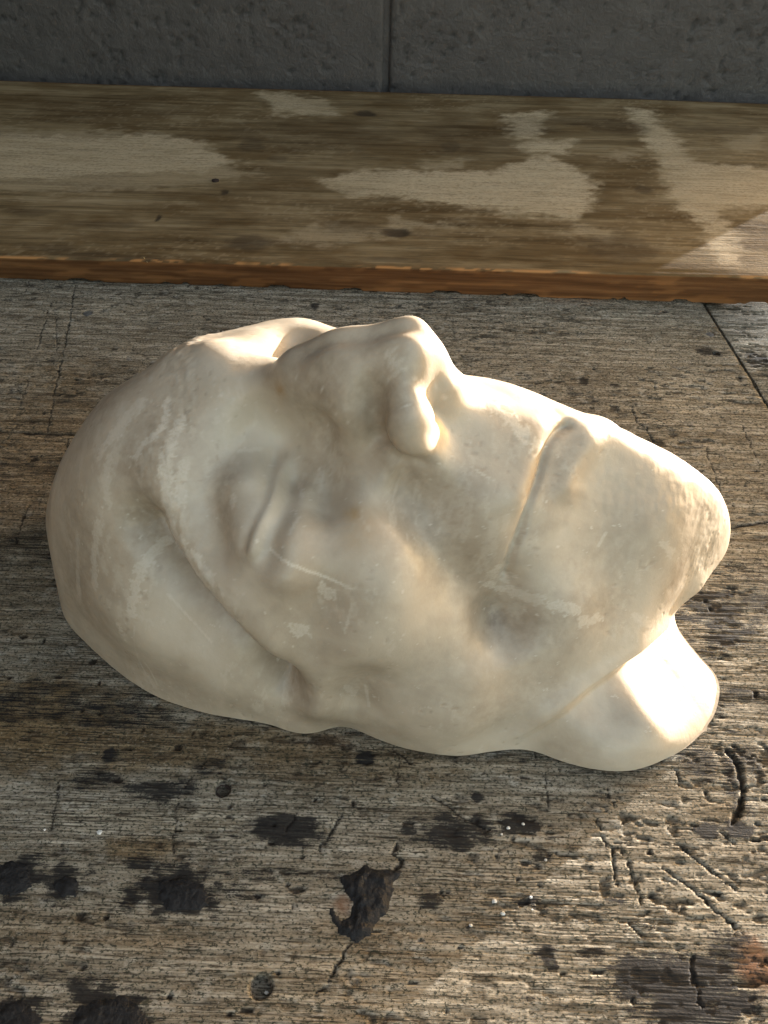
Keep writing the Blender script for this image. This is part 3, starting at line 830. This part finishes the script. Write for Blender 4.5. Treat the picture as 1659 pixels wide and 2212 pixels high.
HALF_FACE = np.array([
    (-121.0, 14.0, 25.0), (-121.0, 21.0, 12.0), (-112.0, 18.0, 48.0), (-112.0, 30.0, 30.0), (-95.0, 18.0, 73.0), (-95.0, 33.0, 53.0),
    (-95.0, 43.0, 31.0), (-76.0, 20.0, 86.0), (-76.0, 37.0, 68.0), (-76.0, 50.0, 43.0), (-60.0, 20.0, 92.0), (-60.0, 38.0, 76.0),
    (-60.0, 53.0, 50.0), (-60.0, 61.0, 28.0), (-45.0, 16.0, 98.5), (-45.0, 34.0, 89.0), (-45.0, 50.0, 72.0), (-45.0, 62.0, 48.0),
    (-45.0, 67.5, 28.0), (-30.0, 16.0, 98.0), (-30.0, 34.0, 93.0), (-30.0, 50.0, 80.0), (-30.0, 63.0, 59.0), (-30.0, 70.5, 35.0),
    (-15.0, 20.0, 98.5), (-15.0, 34.0, 94.5), (-15.0, 50.0, 83.0), (-15.0, 64.0, 62.0), (-15.0, 70.5, 38.0), (0.0, 27.0, 98.5),
    (0.0, 38.0, 93.0), (0.0, 52.0, 80.0), (0.0, 65.0, 60.0), (0.0, 72.5, 37.0), (13.0, 26.0, 97.0), (13.0, 38.0, 88.0),
    (13.0, 52.0, 73.0), (13.0, 65.0, 54.0), (13.0, 74.5, 35.0), (27.0, 12.0, 102.0), (27.0, 24.0, 93.0), (27.0, 38.0, 81.0),
    (27.0, 52.0, 66.0), (27.0, 65.0, 49.0), (27.0, 75.5, 32.0), (41.0, 12.0, 97.5), (41.0, 24.0, 89.0), (41.0, 38.0, 75.5),
    (41.0, 52.0, 58.5), (41.0, 64.0, 43.0), (41.0, 73.0, 28.0), (55.0, 10.0, 92.5), (55.0, 20.0, 85.0), (55.0, 32.0, 74.0),
    (55.0, 44.0, 62.0), (55.0, 56.0, 49.0), (55.0, 66.0, 38.0), (70.0, 10.0, 85.5), (70.0, 20.0, 77.0), (70.0, 32.0, 64.0),
    (70.0, 44.0, 52.0), (70.0, 57.0, 41.0), (85.0, 10.0, 76.0), (85.0, 20.0, 68.0), (85.0, 30.0, 58.5), (85.0, 40.0, 48.5),
    (85.0, 48.5, 40.5), (102.0, 10.0, 64.0), (102.0, 20.0, 53.0), (102.0, 29.0, 40.0), (102.0, 33.0, 31.0), (117.0, 8.0, 49.0),
    (117.0, 15.0, 38.0), (117.0, 18.5, 28.0), (-17.7, 4.0, 124.0), (-17.7, 8.0, 117.3), (-17.8, 12.0, 108.1), (-7.6, 5.0, 127.4),
    (-7.4, 10.0, 120.2), (-7.3, 14.0, 111.2), (0.9, 4.0, 131.2), (1.2, 8.5, 126.3), (2.1, 13.0, 120.4), (3.5, 17.5, 116.2),
    (5.0, 21.5, 112.3), (7.1, 23.5, 108.8), (-0.7, 15.5, 107.2), (0.8, 22.5, 104.8), (-2.2, 12.0, 113.1), (8.2, 4.5, 131.2),
    (9.9, 8.0, 124.4), (9.8, 10.5, 115.9), (12.4, 8.0, 115.0), (8.8, 19.0, 112.3), (15.9, 7.5, 111.6), (64.7, 72.5, 32.4),
    (76.9, 70.5, 32.2), (89.6, 57.0, 30.7), (87.3, 71.5, 31.7), (105.3, 50.5, 23.8), (103.0, 66.5, 22.8), (116.1, 54.0, 16.3),
    (-119.8, 27.6, 5.9), (-108.8, 40.2, 8.5), (-90.9, 54.0, 11.5), (-73.7, 63.2, 13.4), (-57.4, 67.7, 14.4), (-46.1, 69.7, 14.8),
    (-34.3, 72.3, 15.4), (-22.7, 74.6, 15.9), (-12.9, 71.7, 15.2), (-3.7, 73.7, 15.7), (7.4, 77.6, 16.5), (17.0, 79.4, 16.9),
    (28.2, 80.1, 17.0), (37.4, 78.5, 16.7), (45.0, 77.6, 16.5), (51.0, 78.2, 16.6), (59.5, 81.4, 17.3), (72.6, 84.1, 17.9),
    (81.6, 83.8, 17.8), (95.8, 80.1, 17.0), (107.9, 73.2, 15.6), (118.5, 61.8, 13.1), (122.3, 53.7, 11.4), (122.8, 45.5, 9.7),
    (119.8, 38.0, 8.1), (116.3, 28.2, 6.0), (115.6, 20.0, 4.2), (-119.8, 27.2, -19.1), (-108.8, 39.6, -16.5), (-90.9, 53.2, -13.5),
    (-73.7, 62.3, -11.6), (-57.4, 66.7, -10.6), (-46.1, 68.7, -10.2), (-34.3, 71.2, -9.6), (-22.7, 73.5, -9.1), (-12.9, 70.6, -9.8),
    (-3.7, 72.6, -9.3), (7.4, 76.5, -8.5), (17.0, 78.2, -8.1), (28.2, 78.9, -8.0), (37.4, 77.3, -8.3), (45.0, 76.4, -8.5),
    (51.0, 77.0, -8.4), (59.5, 80.2, -7.7), (72.6, 82.9, -7.1), (81.6, 82.5, -7.2), (95.8, 78.9, -8.0), (107.9, 72.1, -9.4),
    (118.5, 60.9, -11.9), (122.3, 52.9, -13.6), (122.8, 44.8, -15.3), (119.8, 37.4, -16.9), (116.3, 27.8, -19.0), (115.6, 19.7, -20.8),
    (-129.0, 0.0, -25.0), (-122.0, 25.0, -25.0), (-122.0, 21.0, 3.0),
])
STROKES = [
    (24, 2.6, 0, [(-81.6, -4.1, 89.1), (-75.2, -15.7, 89.4), (-67.7, -28.8, 83.8)]),
    (14, 1.6, 0, [(-61.5, -30.0, 85.6), (-52.5, -35.3, 86.0)]),
    (10, 4, 1, [(-55.9, 19.2, 94.0), (-63.9, 19.7, 90.8), (-64.7, 27.2, 85.2), (-61.2, 36.4, 77.2), (-52.7, 45.6, 72.0), (-42.7, 54.1, 67.2), (-33.1, 61.4, 60.6)]),
    (6.5, -10.5, 1, [(-71.2, 32.2, 77.0), (-67.3, 37.6, 72.3), (-59.5, 45.8, 66.1), (-49.1, 54.0, 61.1), (-38.2, 63.2, 52.3), (-29.3, 69.8, 38.5)]),
    (12, -4, 1, [(-71.8, 30.1, 79.0), (-69.0, 39.2, 69.2), (-54.4, 53.7, 55.2), (-38.6, 66.3, 43.2)]),
    (20, 3.5, 1, [(-85.1, 45.4, 42.4)]),
    (18, 3, 1, [(-60.4, 59.0, 34.0)]),
    (25, 2, 0, [(-86.6, 22.6, 77.3)]),
    (17, -9, 0, [(-40.6, 12.2, 100.8), (-35.6, 25.5, 94.7)]),
    (9, -4, 0, [(-51.2, 17.3, 96.7), (-43.5, 10.7, 101.5), (-36.6, 9.2, 103.3)]),
    (11, 3.5, 1, [(-47.3, -9.4, 102.0), (-37.8, -13.1, 100.4)]),
    (7, -3, 0, [(-31.0, 15.5, 98.3), (-28.0, 20.3, 96.3)]),
    (7, -4.2, 0, [(-47.5, 39.4, 83.0), (-50.4, 31.1, 88.6), (-50.5, 23.4, 93.2), (-46.5, 18.0, 97.3), (-39.7, 15.7, 98.7), (-32.2, 15.5, 98.3)]),
    (14, 8, 0, [(-41.1, 26.9, 93.6), (-37.5, 36.5, 90.2)]),
    (2, -1.5, 0, [(-33.0, 18.3, 97.0), (-33.7, 21.9, 95.8), (-33.9, 31.9, 93.1), (-37.2, 41.3, 86.6)]),
    (2.6, 2.2, 0, [(-30.6, 18.2, 97.0), (-31.3, 22.5, 95.6), (-32.8, 31.9, 93.2), (-35.1, 42.1, 86.7)]),
    (4, -2.8, 0, [(-27.7, 23.9, 95.4), (-28.4, 32.7, 93.6), (-31.0, 43.0, 87.3)]),
    (7, 3.5, 0, [(-24.2, 26.8, 95.0), (-23.7, 37.7, 92.5), (-25.8, 48.1, 83.4)]),
    (7.5, -5.5, 0, [(-18.9, 14.4, 103.2), (-17.7, 21.8, 96.8), (-18.4, 32.7, 94.5)]),
    (11, 3.5, 1, [(-25.9, 6.4, 111.4), (-16.7, 10.6, 112.7), (-8.7, 13.2, 113.7)]),
    (7, -2.2, 1, [(-3.4, 10.9, 116.3), (-0.6, 19.6, 106.2)]),
    (8, 2, 1, [(3.6, 11.5, 123.5), (4.9, 17.3, 117.7)]),
    (9, 3, 1, [(7.3, 20.8, 112.5)]),
    (13, 1.2, 0, [(5.7, -22.0, 101.9)]),
    (2.6, -2.6, 1, [(-0.6, 17.3, 106.9), (1.8, 23.4, 104.7), (8.0, 25.0, 104.3), (11.6, 24.0, 103.5)]),
    (7, 1, 1, [(13.7, 8.7, 110.2), (15.5, 13.0, 104.6)]),
    (2.2, -0.8, 0, [(12.4, 9.5, 110.5), (12.2, 15.2, 109.2)]),
    (3, 1.5, 0, [(15.9, 5.7, 116.3), (22.7, -1.2, 108.1)]),
    (10, -7, 1, [(6.3, 28.6, 96.8), (13.2, 34.7, 89.5), (22.2, 43.6, 78.4), (36.3, 48.2, 66.2)]),
    (15, 4, 0, [(27.3, 27.0, 90.1)]),
    (20, 4, 1, [(1.3, 56.5, 72.7)]),
    (9, -3, 1, [(-16.3, 55.6, 75.7), (-21.6, 62.8, 62.9)]),
    (14, 3, 1, [(-30.9, 52.0, 77.1)]),
    (1.5, -1.9, 0, [(54.5, 2.4, 97.0), (50.5, 6.0, 97.1), (47.0, 11.0, 95.5), (45.2, 17.1, 92.2), (42.0, 24.7, 88.0), (40.6, 30.8, 82.7), (39.1, 37.1, 77.2), (39.6, 42.3, 71.8)]),
    (5, -1.3, 0, [(53.3, 3.1, 97.3), (50.5, 6.0, 97.1), (47.0, 11.0, 95.5), (45.2, 17.1, 92.2), (42.0, 24.7, 88.0), (40.6, 30.8, 82.7), (39.1, 37.1, 77.2), (39.6, 42.3, 71.8)]),
    (4.5, 1.3, 0, [(60.8, 6.1, 92.9), (56.0, 12.8, 89.9), (54.1, 17.9, 87.1)]),
    (5, 1.2, 0, [(47.0, 7.5, 97.7), (42.6, 15.8, 94.2), (39.1, 24.8, 89.0)]),
    (11, -1, 0, [(70.2, 10.1, 85.3), (68.3, 20.2, 77.8)]),
    (18, 3, 0, [(89.0, 16.7, 68.1)]),
    (9, -6.5, 1, [(38.4, 53.4, 57.9)]),
    (7, -5, 0, [(-35.6, -23.8, 95.7), (-31.8, -32.4, 93.4)]),
    (14, 3, 1, [(29.2, 65.6, 47.1)]),
    (4, -1.5, 1, [(40.4, 43.9, 69.5)]),
    (14, 2.5, 1, [(62.1, 45.9, 55.0)]),
    (7, 1.5, 0, [(42.9, 11.1, 97.3), (37.6, 23.1, 91.0)]),
    (6, 1.5, 1, [(110.3, 22.9, 34.4)]),
    (10, 2, 1, [(87.8, 61.0, 32.4), (82.9, 77.8, 27.3)]),
    (9, 4, 1, [(-21.3, 71.2, 33.0)]),
    (10, -4, 1, [(-3.8, 68.9, 49.8), (-6.9, 71.2, 38.8)]),
    (9, -3, 1, [(-32.4, 67.2, 45.8), (-28.6, 71.6, 29.1)]),
    (14, 2, 1, [(21.2, 74.9, 34.8)]),
    (4, -1, 0, [(28.3, -5.8, 103.9), (37.7, -3.2, 101.8), (49.0, -3.0, 98.1)]),
]
SCUFFS = [
    (1.1, 0.9, [(-65.4, 0.4, 97.2), (-65.3, 8.6, 95.9), (-67.7, 11.5, 93.8)]),
    (1, 0.8, [(-66.7, 11.5, 94.3), (-70.3, 12.9, 92.2), (-72.5, 15.6, 90.0)]),
    (1.8, 0.6, [(-72.8, -0.1, 94.1), (-78.8, 5.8, 90.3), (-83.7, 12.1, 85.7)]),
    (1.4, 0.5, [(-81.6, 13.5, 86.5), (-83.0, 19.3, 82.6), (-83.0, 24.0, 78.8)]),
    (0.35, 1, [(-31.0, 43.0, 87.3), (-23.3, 46.2, 86.1), (-16.7, 49.0, 84.0), (-8.4, 51.6, 81.5)]),
    (2.4, 0.8, [(-22.9, 59.6, 68.3)]),
    (2.2, 0.7, [(-15.1, 52.4, 80.0)]),
    (1.5, 0.6, [(34.9, 46.3, 69.2), (43.5, 46.4, 65.0), (48.9, 45.4, 63.7)]),
    (1.4, 0.7, [(52.3, 45.3, 62.0), (60.1, 44.3, 58.1)]),
    (1.6, 0.6, [(61.6, 46.8, 54.4), (67.3, 44.6, 53.0)]),
    (2, 0.6, [(39.6, 44.0, 69.8), (35.6, 42.2, 73.5)]),
    (1.3, 0.6, [(-86.8, 27.8, 71.7), (-89.9, 33.2, 60.2), (-90.3, 38.0, 50.4)]),
    (1.6, 0.7, [(-71.7, 36.8, 71.0), (-75.7, 40.9, 61.6), (-77.6, 45.7, 50.4)]),
    (1, 0.5, [(-95.7, 26.4, 63.4), (-99.1, 32.2, 48.2), (-100.5, 36.9, 36.9)]),
    (2, 0.5, [(-69.7, -28.6, 83.0), (-65.5, -29.6, 84.1), (-60.8, -32.4, 83.8)]),
    (0.8, 0.7, [(-82.3, 46.7, 43.3), (-81.4, 48.3, 40.6)]),
    (0.3, 0.8, [(-67.5, 46.2, 58.4), (-61.0, 51.3, 53.0), (-53.9, 57.1, 47.9)]),
    (0.3, 0.6, [(-77.0, 48.3, 45.8), (-79.2, 53.7, 27.6), (-76.4, 59.9, 17.8)]),
    (0.3, 0.6, [(-76.7, 54.2, 29.1), (-74.6, 59.7, 19.7)]),
    (1.6, 1, [(26.2, 1.3, 106.5), (30.8, 3.7, 104.7), (35.2, 6.0, 102.8), (38.1, 9.0, 100.5)]),
    (1.2, 0.9, [(38.9, 10.4, 99.4), (41.7, 11.8, 97.3)]),
    (1, 0.8, [(34.0, 6.8, 103.0), (43.9, 11.0, 96.8)]),
    (1.6, 0.8, [(0.8, 7.2, 128.4), (2.2, 9.0, 126.3)]),
    (1.3, 0.7, [(0.7, 9.7, 123.7)]),
    (1.5, 0.8, [(-60.2, 7.1, 98.3), (-62.8, 17.1, 92.8), (-62.7, 25.5, 87.4), (-60.8, 34.5, 79.8)]),
    (1.8, 0.8, [(-60.8, 34.5, 79.8), (-54.5, 43.5, 73.3), (-45.2, 50.9, 70.4)]),
    (1.4, 0.8, [(-55.0, 39.7, 77.5), (-48.2, 46.6, 74.3)]),
    (1.2, 0.7, [(-58.0, 19.2, 93.3), (-58.8, 28.1, 87.0)]),
    (1.6, 0.6, [(-44.2, 52.7, 68.4), (-41.5, 55.1, 66.4)]),
    (0.5, 0.6, [(-25.4, 23.9, 95.5), (-24.1, 28.3, 94.7)]),
    (0.4, 0.6, [(-23.8, 36.3, 93.1), (-25.5, 40.3, 90.8)]),
    (0.5, 0.7, [(-37.2, 15.6, 98.6), (-44.4, 16.5, 98.2)]),
    (0.8, 0.6, [(-43.8, 29.6, 91.9), (-43.3, 32.2, 90.7)]),
    (1.2, 0.5, [(81.8, 42.1, 48.5), (88.0, 42.7, 43.7)]),
    (0.4, 0.6, [(-8.1, 54.3, 77.9), (-10.1, 59.7, 70.0)]),
    (1.2, 0.5, [(-9.9, 70.0, 43.7), (-8.0, 71.1, 38.7)]),
    (0.5, 0.6, [(-4.2, 70.2, 44.6), (-3.1, 72.6, 34.1)]),
    (0.8, 0.5, [(94.0, 0.3, 74.8), (107.6, -3.8, 62.9), (111.4, 0.4, 61.0)]),
    (0.35, 0.9, [(100.1, -5.7, 67.7), (112.0, -3.3, 59.0)]),
    (0.4, 0.7, [(66.8, 28.7, 69.8), (69.1, 25.3, 72.3)]),
    (0.3, 0.7, [(23.6, 19.7, 97.3), (30.7, 22.1, 93.8)]),
    (1.5, 0.5, [(87.9, 22.7, 63.6), (92.1, 23.8, 59.3)]),
    (1, 0.6, [(104.3, 17.8, 53.0), (109.6, 20.4, 41.7)]),
]
STAINS_AND_SHADE = [
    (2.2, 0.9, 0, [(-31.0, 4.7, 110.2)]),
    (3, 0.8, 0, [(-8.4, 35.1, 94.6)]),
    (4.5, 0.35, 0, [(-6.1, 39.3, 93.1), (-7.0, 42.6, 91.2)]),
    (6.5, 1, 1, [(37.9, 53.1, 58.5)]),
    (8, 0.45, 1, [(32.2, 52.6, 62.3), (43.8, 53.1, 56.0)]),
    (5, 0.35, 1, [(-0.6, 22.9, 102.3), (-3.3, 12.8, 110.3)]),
    (15, 1, 2, [(-19.3, 5.9, 120.0), (-10.7, -62.7, 43.8), (-0.7, 11.1, 118.7)]),  # grime rows from here also paint shade into flank, socket and folds
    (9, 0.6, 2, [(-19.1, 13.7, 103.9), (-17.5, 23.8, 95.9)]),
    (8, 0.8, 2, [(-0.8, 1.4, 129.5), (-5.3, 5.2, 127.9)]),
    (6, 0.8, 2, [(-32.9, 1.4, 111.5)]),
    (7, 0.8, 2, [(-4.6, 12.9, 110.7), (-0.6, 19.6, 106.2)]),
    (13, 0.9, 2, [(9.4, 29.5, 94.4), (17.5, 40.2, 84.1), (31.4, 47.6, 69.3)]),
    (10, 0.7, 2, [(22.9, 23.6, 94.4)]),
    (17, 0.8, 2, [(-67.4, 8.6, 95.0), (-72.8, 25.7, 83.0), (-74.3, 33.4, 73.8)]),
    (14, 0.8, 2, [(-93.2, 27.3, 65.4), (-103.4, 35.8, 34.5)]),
    (8, 1, 2, [(-68.3, 36.2, 73.5), (-59.5, 45.8, 66.1), (-48.2, 55.2, 59.7)]),  # shade of the temple groove, painted as a darker tone
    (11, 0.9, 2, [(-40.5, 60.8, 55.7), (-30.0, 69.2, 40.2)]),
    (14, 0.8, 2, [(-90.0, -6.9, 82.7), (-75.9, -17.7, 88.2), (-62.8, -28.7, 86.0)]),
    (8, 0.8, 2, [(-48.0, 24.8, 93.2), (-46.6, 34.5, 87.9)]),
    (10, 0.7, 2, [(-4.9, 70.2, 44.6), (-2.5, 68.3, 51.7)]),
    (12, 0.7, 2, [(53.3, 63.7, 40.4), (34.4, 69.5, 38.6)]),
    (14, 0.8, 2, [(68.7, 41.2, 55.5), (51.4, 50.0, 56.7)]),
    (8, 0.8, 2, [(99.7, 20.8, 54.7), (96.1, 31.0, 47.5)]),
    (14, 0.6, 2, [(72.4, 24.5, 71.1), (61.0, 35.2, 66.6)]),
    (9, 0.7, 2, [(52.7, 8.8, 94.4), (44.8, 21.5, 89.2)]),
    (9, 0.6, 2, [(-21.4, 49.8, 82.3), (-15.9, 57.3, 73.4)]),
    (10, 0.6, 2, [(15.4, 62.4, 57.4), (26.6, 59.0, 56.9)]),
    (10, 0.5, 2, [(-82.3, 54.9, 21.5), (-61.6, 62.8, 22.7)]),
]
JAW_LINE = [(42.1, 76.9, 18.3), (56.0, 71.5, 33.1), (70.6, 60.8, 38.2), (85.6, 50.0, 37.7), (98.3, 38.8, 32.0)]
BROW_LINE = [(-60.4, 6.3, 98.4), (-62.8, 17.1, 92.8), (-61.9, 27.3, 86.3), (-58.5, 37.2, 77.9), (-51.5, 45.4, 73.2), (-42.7, 53.0, 69.0)]
CHIN_PATCH = [(71.0, 14.9, 80.7), (87.8, 10.0, 74.2), (108.1, 9.2, 59.3), (109.7, 17.4, 46.5)]
_t = np.clip((HALF_FACE[:, 0] + 45) / 50, 0, 1); _t = _t * _t * (3 - 2 * _t)
FAR_HALF = HALF_FACE * np.array([1.0, -1.0, 1.0])
FAR_HALF[:, 1] *= 1.02 - 0.14 * _t               # real faces are not symmetrical
FAR_HALF[:, 2] -= (-0.03 + 0.15 * _t) * HALF_FACE[:, 1]
ALL_PTS = np.concatenate([MIDLINE, HALF_FACE, FAR_HALF])
radial = Radial(ALL_PTS, 1e-7)

def square_to_dir(n):
    t = np.linspace(-1, 1, n)
    u, v = np.meshgrid(t, t, indexing='ij')
    rr = np.maximum(np.abs(u), np.abs(v))
    ln = np.sqrt(u * u + v * v) + 1e-12
    # smooth square -> disc (elliptical grid mapping)
    x = u * np.sqrt(1 - v * v / 2); y = v * np.sqrt(1 - u * u / 2)
    rad = np.sqrt(x * x + y * y) + 1e-12
    th = np.minimum(rad, 1.0) * math.pi / 2
    return np.stack([np.sin(th) * x / rad, np.sin(th) * y / rad, np.cos(th)], -1).reshape(-1, 3)

MASK_N = 640
dirs = square_to_dir(MASK_N)
rad = radial(dirs)
P = CTR + dirs * rad[:, None] / np.array([SX, 1, 1])

def grid_normals(P, n, m):
    G = P.reshape(n, m, 3)
    N = np.cross(np.gradient(G, axis=0), np.gradient(G, axis=1))
    N /= np.linalg.norm(N, axis=-1, keepdims=True) + 1e-12
    return N.reshape(-1, 3)

NRM = grid_normals(P, MASK_N, MASK_N)
if NRM[MASK_N * MASK_N // 2 + MASK_N // 2, 2] < 0: NRM = -NRM

def blur_grid(A, n, k):
    G = A.reshape(n, n, -1).copy()
    for _ in range(k):
        G[1:-1] = (G[:-2] + 2 * G[1:-1] + G[2:]) / 4
        G[:, 1:-1] = (G[:, :-2] + 2 * G[:, 1:-1] + G[:, 2:]) / 4
    return G.reshape(A.shape)
NRM = blur_grid(NRM, MASK_N, 12)
NRM /= np.linalg.norm(NRM, axis=1, keepdims=True)

def seg_dist(Q, a, b):
    ab = b - a
    t = np.clip(((Q - a) @ ab) / (ab @ ab + 1e-9), 0, 1)
    return np.linalg.norm(Q - a - t[:, None] * ab, axis=1), t

def stroke_field(Q, pts, width, ends=True):
    """gaussian weight round a polyline, fading towards its two ends"""
    lo, hi = pts.min(0) - 3.2 * width, pts.max(0) + 3.2 * width
    idx = np.nonzero(np.all((Q > lo) & (Q < hi), axis=1))[0]
    if len(idx) == 0: return idx, np.zeros(0)
    q = Q[idx]
    if len(pts) == 1:
        return idx, np.exp(-(np.linalg.norm(q - pts[0], axis=1) / width) ** 2)
    best = np.full(len(q), 1e9)
    for a, b in zip(pts[:-1], pts[1:]):
        d, t = seg_dist(q, a, b)
        best = np.minimum(best, d)
    return idx, np.exp(-(best / width) ** 2)

def snap(face_pts):
    d, _ = to_dir(face_to_world(face_pts))
    return CTR + d * radial(d)[:, None] / np.array([SX, 1, 1])

def smooth_line(p, step=2.0):
    """Catmull-Rom through the points"""
    if len(p) < 3: return p
    q = np.concatenate([2 * p[:1] - p[1:2], p, 2 * p[-1:] - p[-2:-1]])
    out = []
    for i in range(1, len(q) - 2):
        n = max(2, int(np.linalg.norm(q[i + 1] - q[i]) / step))
        for t in np.linspace(0, 1, n, endpoint=False):
            out.append(0.5 * (2 * q[i] + (q[i + 1] - q[i - 1]) * t + (2 * q[i - 1] - 5 * q[i] + 4 * q[i + 1] - q[i + 2]) * t * t + (3 * q[i] - q[i - 1] - 3 * q[i + 1] + q[i + 2]) * t ** 3))
    out.append(p[-1])
    return np.array(out)

disp = np.zeros(len(P))
for width, amp, both, pts in STROKES:
    f = np.array(pts, dtype=float)
    for side in ((1, -1) if both else (1,)):
        g = f * np.array([1, side, 1])
        if side < 0: g[:, 1] *= 0.97
        line = smooth_line(snap(g))
        idx, w = stroke_field(P, line, width)
        disp[idx] += amp * w * (1.0 if side > 0 else both)

# ---- unevenness of the cast, rough brow, modelling-tool marks, scuffs, stains and painted shade (mm, on the surface)
FP = world_to_face(P).astype(np.float32)                  # face coordinates of every vertex
fx = FP[:, 0]
def n3(scale, seed, oct=3, gain=0.5):
    return noise3(FP, (scale,) * 3 if np.isscalar(scale) else scale, seed, oct, gain)
low = n3(17, 401, 2) - 0.5
mid_ = n3(6, 405, 2) - 0.5
grit = n3(1.4, 409, 2) - 0.5
disp += 0.55 * low + 0.26 * mid_ + 0.04 * grit
def field(pts, w, both=True):
    out = np.zeros(len(P), dtype=np.float32)
    for side in ((1, -1) if both else (1,)):
        g = np.array(pts, dtype=float) * np.array([1, side, 1])
        line = snap(g) if len(pts) < 3 else smooth_line(snap(g))
        idx, v = stroke_field(P, line, w)
        out[idx] = np.maximum(out[idx], v)
    return out
# the jaw stands proud of the neck: a soft step along the jaw line
for side in (1, -1):
    ln = smooth_line(snap(np.array(JAW_LINE) * np.array([1, side, 1])))
    best = np.full(len(P), 1e9); sd = np.zeros(len(P)); par = np.zeros(len(P))
    near_ = np.nonzero((P[:, 0] > 25) & (side * FP[:, 1] > 8))[0]
    q = P[near_]; bb = best[near_]; ss = sd[near_]; pp = par[near_]
    down = face_to_world(np.array([0.55, side * 0.45, -0.70]))
    for k in range(len(ln) - 1):
        d, t_ = seg_dist(q, ln[k], ln[k + 1])
        foot = ln[k] + t_[:, None] * (ln[k + 1] - ln[k])
        u = d < bb
        bb = np.where(u, d, bb); ss = np.where(u, (q - foot) @ down, ss); pp = np.where(u, (k + t_) / (len(ln) - 1), pp)
    drop = (0.8 + 6.5 * pp ** 1.2) * sstep(-0.6, 3.2, ss) * np.exp(-(np.maximum(ss, 0) / 26) ** 2) * sstep(0.0, 0.12, pp)
    lip = 0.5 * np.exp(-((ss + 2.5) / 3.0) ** 2) * np.exp(-(bb / 6) ** 2)
    disp[near_] += lip - drop
brow = field(BROW_LINE, 6.0)
br = n3((2.4, 5.5, 4.5), 421, 4, 0.62) - 0.5
disp += brow * (1.2 * br + 0.5 * (n3(1.2, 431, 2) - 0.5))
chin = field(CHIN_PATCH, 11)
tool = n3((0.9, 8.0, 4.0), 441, 3) - 0.5
disp += chin * (0.16 * tool + 0.5 * (n3(3.5, 443, 3) - 0.5))
rag = n3(1.7, 461, 4, 0.68)
rag2 = n3((0.9, 2.8, 2.2), 465, 3, 0.6)
patchy = n3(19, 453, 2)
pock = sstep(0.80, 0.86, n3(1.5, 451, 1)) * sstep(0.5, 0.62, patchy)
disp -= 0.12 * pock
scuff = np.zeros(len(P), dtype=np.float32)
for w, a_, pts in SCUFFS:
    v = field(pts, w * 1.4, False)
    if w < 0.6: v = sstep(0.35, 0.7, v) * sstep(0.30, 0.5, rag2 + 0.12)
    else: v = sstep(0.0, 0.12, v - 0.42 - 2.2 * (0.53 - rag))
    scuff = np.maximum(scuff, 0.72 * a_ * v)
scuff = np.maximum(scuff, 0.3 * sstep(0.55, 0.66, rag2 + 0.6 * br) * sstep(0.3, 0.8, brow))
old = n3((2.2, 7, 5), 471, 4, 0.65)
scuff = np.maximum(scuff, 0.24 * sstep(0.61, 0.67, old + 0.25 * (patchy - 0.5)) * sstep(0.4, 0.6, patchy + 0.15 * (fx < -40)))
disp += 0.05 * scuff
ochre = np.zeros(len(P), dtype=np.float32); smudge = ochre.copy(); grime_shade = ochre.copy()
for w, a_, k, pts in STAINS_AND_SHADE:
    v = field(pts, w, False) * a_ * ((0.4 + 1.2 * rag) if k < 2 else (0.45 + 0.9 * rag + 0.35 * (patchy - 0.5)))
    tgt = (ochre, smudge, grime_shade)[k]
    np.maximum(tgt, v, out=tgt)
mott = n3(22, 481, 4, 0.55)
grime_shade = np.clip(np.maximum(grime_shade, 0.45 * sstep(0.46, 0.66, mott)), 0, 1)
P = P + NRM * disp[:, None]
P[:, 2] = np.maximum(P[:, 2], 0.4)


mask_me = mesh_from_arrays('plaster_mask', P * K, grid_faces(MASK_N, MASK_N))
for nm, v in (('scuff', scuff), ('ochre', ochre), ('smudge', smudge), ('grime_shade', grime_shade), ('pock', pock)): attr(mask_me, nm, v)
def plaster_mat():
    M = Mat('old_plaster')
    n1 = M.noise((38, 38, 38), 5, 0.6, 0.6)
    n2 = M.noise((260, 260, 260), 4, 0.65)
    n3 = M.noise((1400, 1400, 1400), 3, 0.7)
    col = M.ramp(n1, [(0.32, (0.365, 0.303, 0.226)), (0.52, (0.455, 0.388, 0.298)), (0.72, (0.50, 0.438, 0.348))])
    col = M.mix(M.math('MULTIPLY', M.attr('grime_shade'), M.rng(n2, 0.3, 0.65, 0.5, 0.85)), col, (0.225, 0.175, 0.122))  # dirt tone that also carries the painted shade
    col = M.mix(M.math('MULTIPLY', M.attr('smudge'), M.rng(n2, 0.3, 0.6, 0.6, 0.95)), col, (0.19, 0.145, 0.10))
    col = M.mix(M.math('MULTIPLY', M.attr('ochre'), 0.75), col, (0.33, 0.20, 0.075))
    col = M.mix(M.math('MULTIPLY', M.attr('scuff'), M.rng(n3, 0.3, 0.6, 0.55, 0.95)), col, (0.57, 0.515, 0.425))
    col = M.mix(M.math('MULTIPLY', M.attr('pock'), 0.3), col, (0.25, 0.19, 0.13))
    col = M.mix(M.rng(n3, 0.66, 0.74, 0, 0.35), col, (0.34, 0.27, 0.19))
    rough = M.rng(M.math('ADD', n2, M.math('MULTIPLY', M.attr('scuff'), 0.5)), 0.3, 0.9, 0.30, 0.55)
    return M.out(col, rough, M.bump(M.math('ADD', n2, M.math('MULTIPLY', n3, 0.35)), 0.0002, 0.5), 0.42)
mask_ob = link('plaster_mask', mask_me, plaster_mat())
tag(mask_ob, 'cream plaster face mask with closed eyes lying face up on the bench', 'mask')
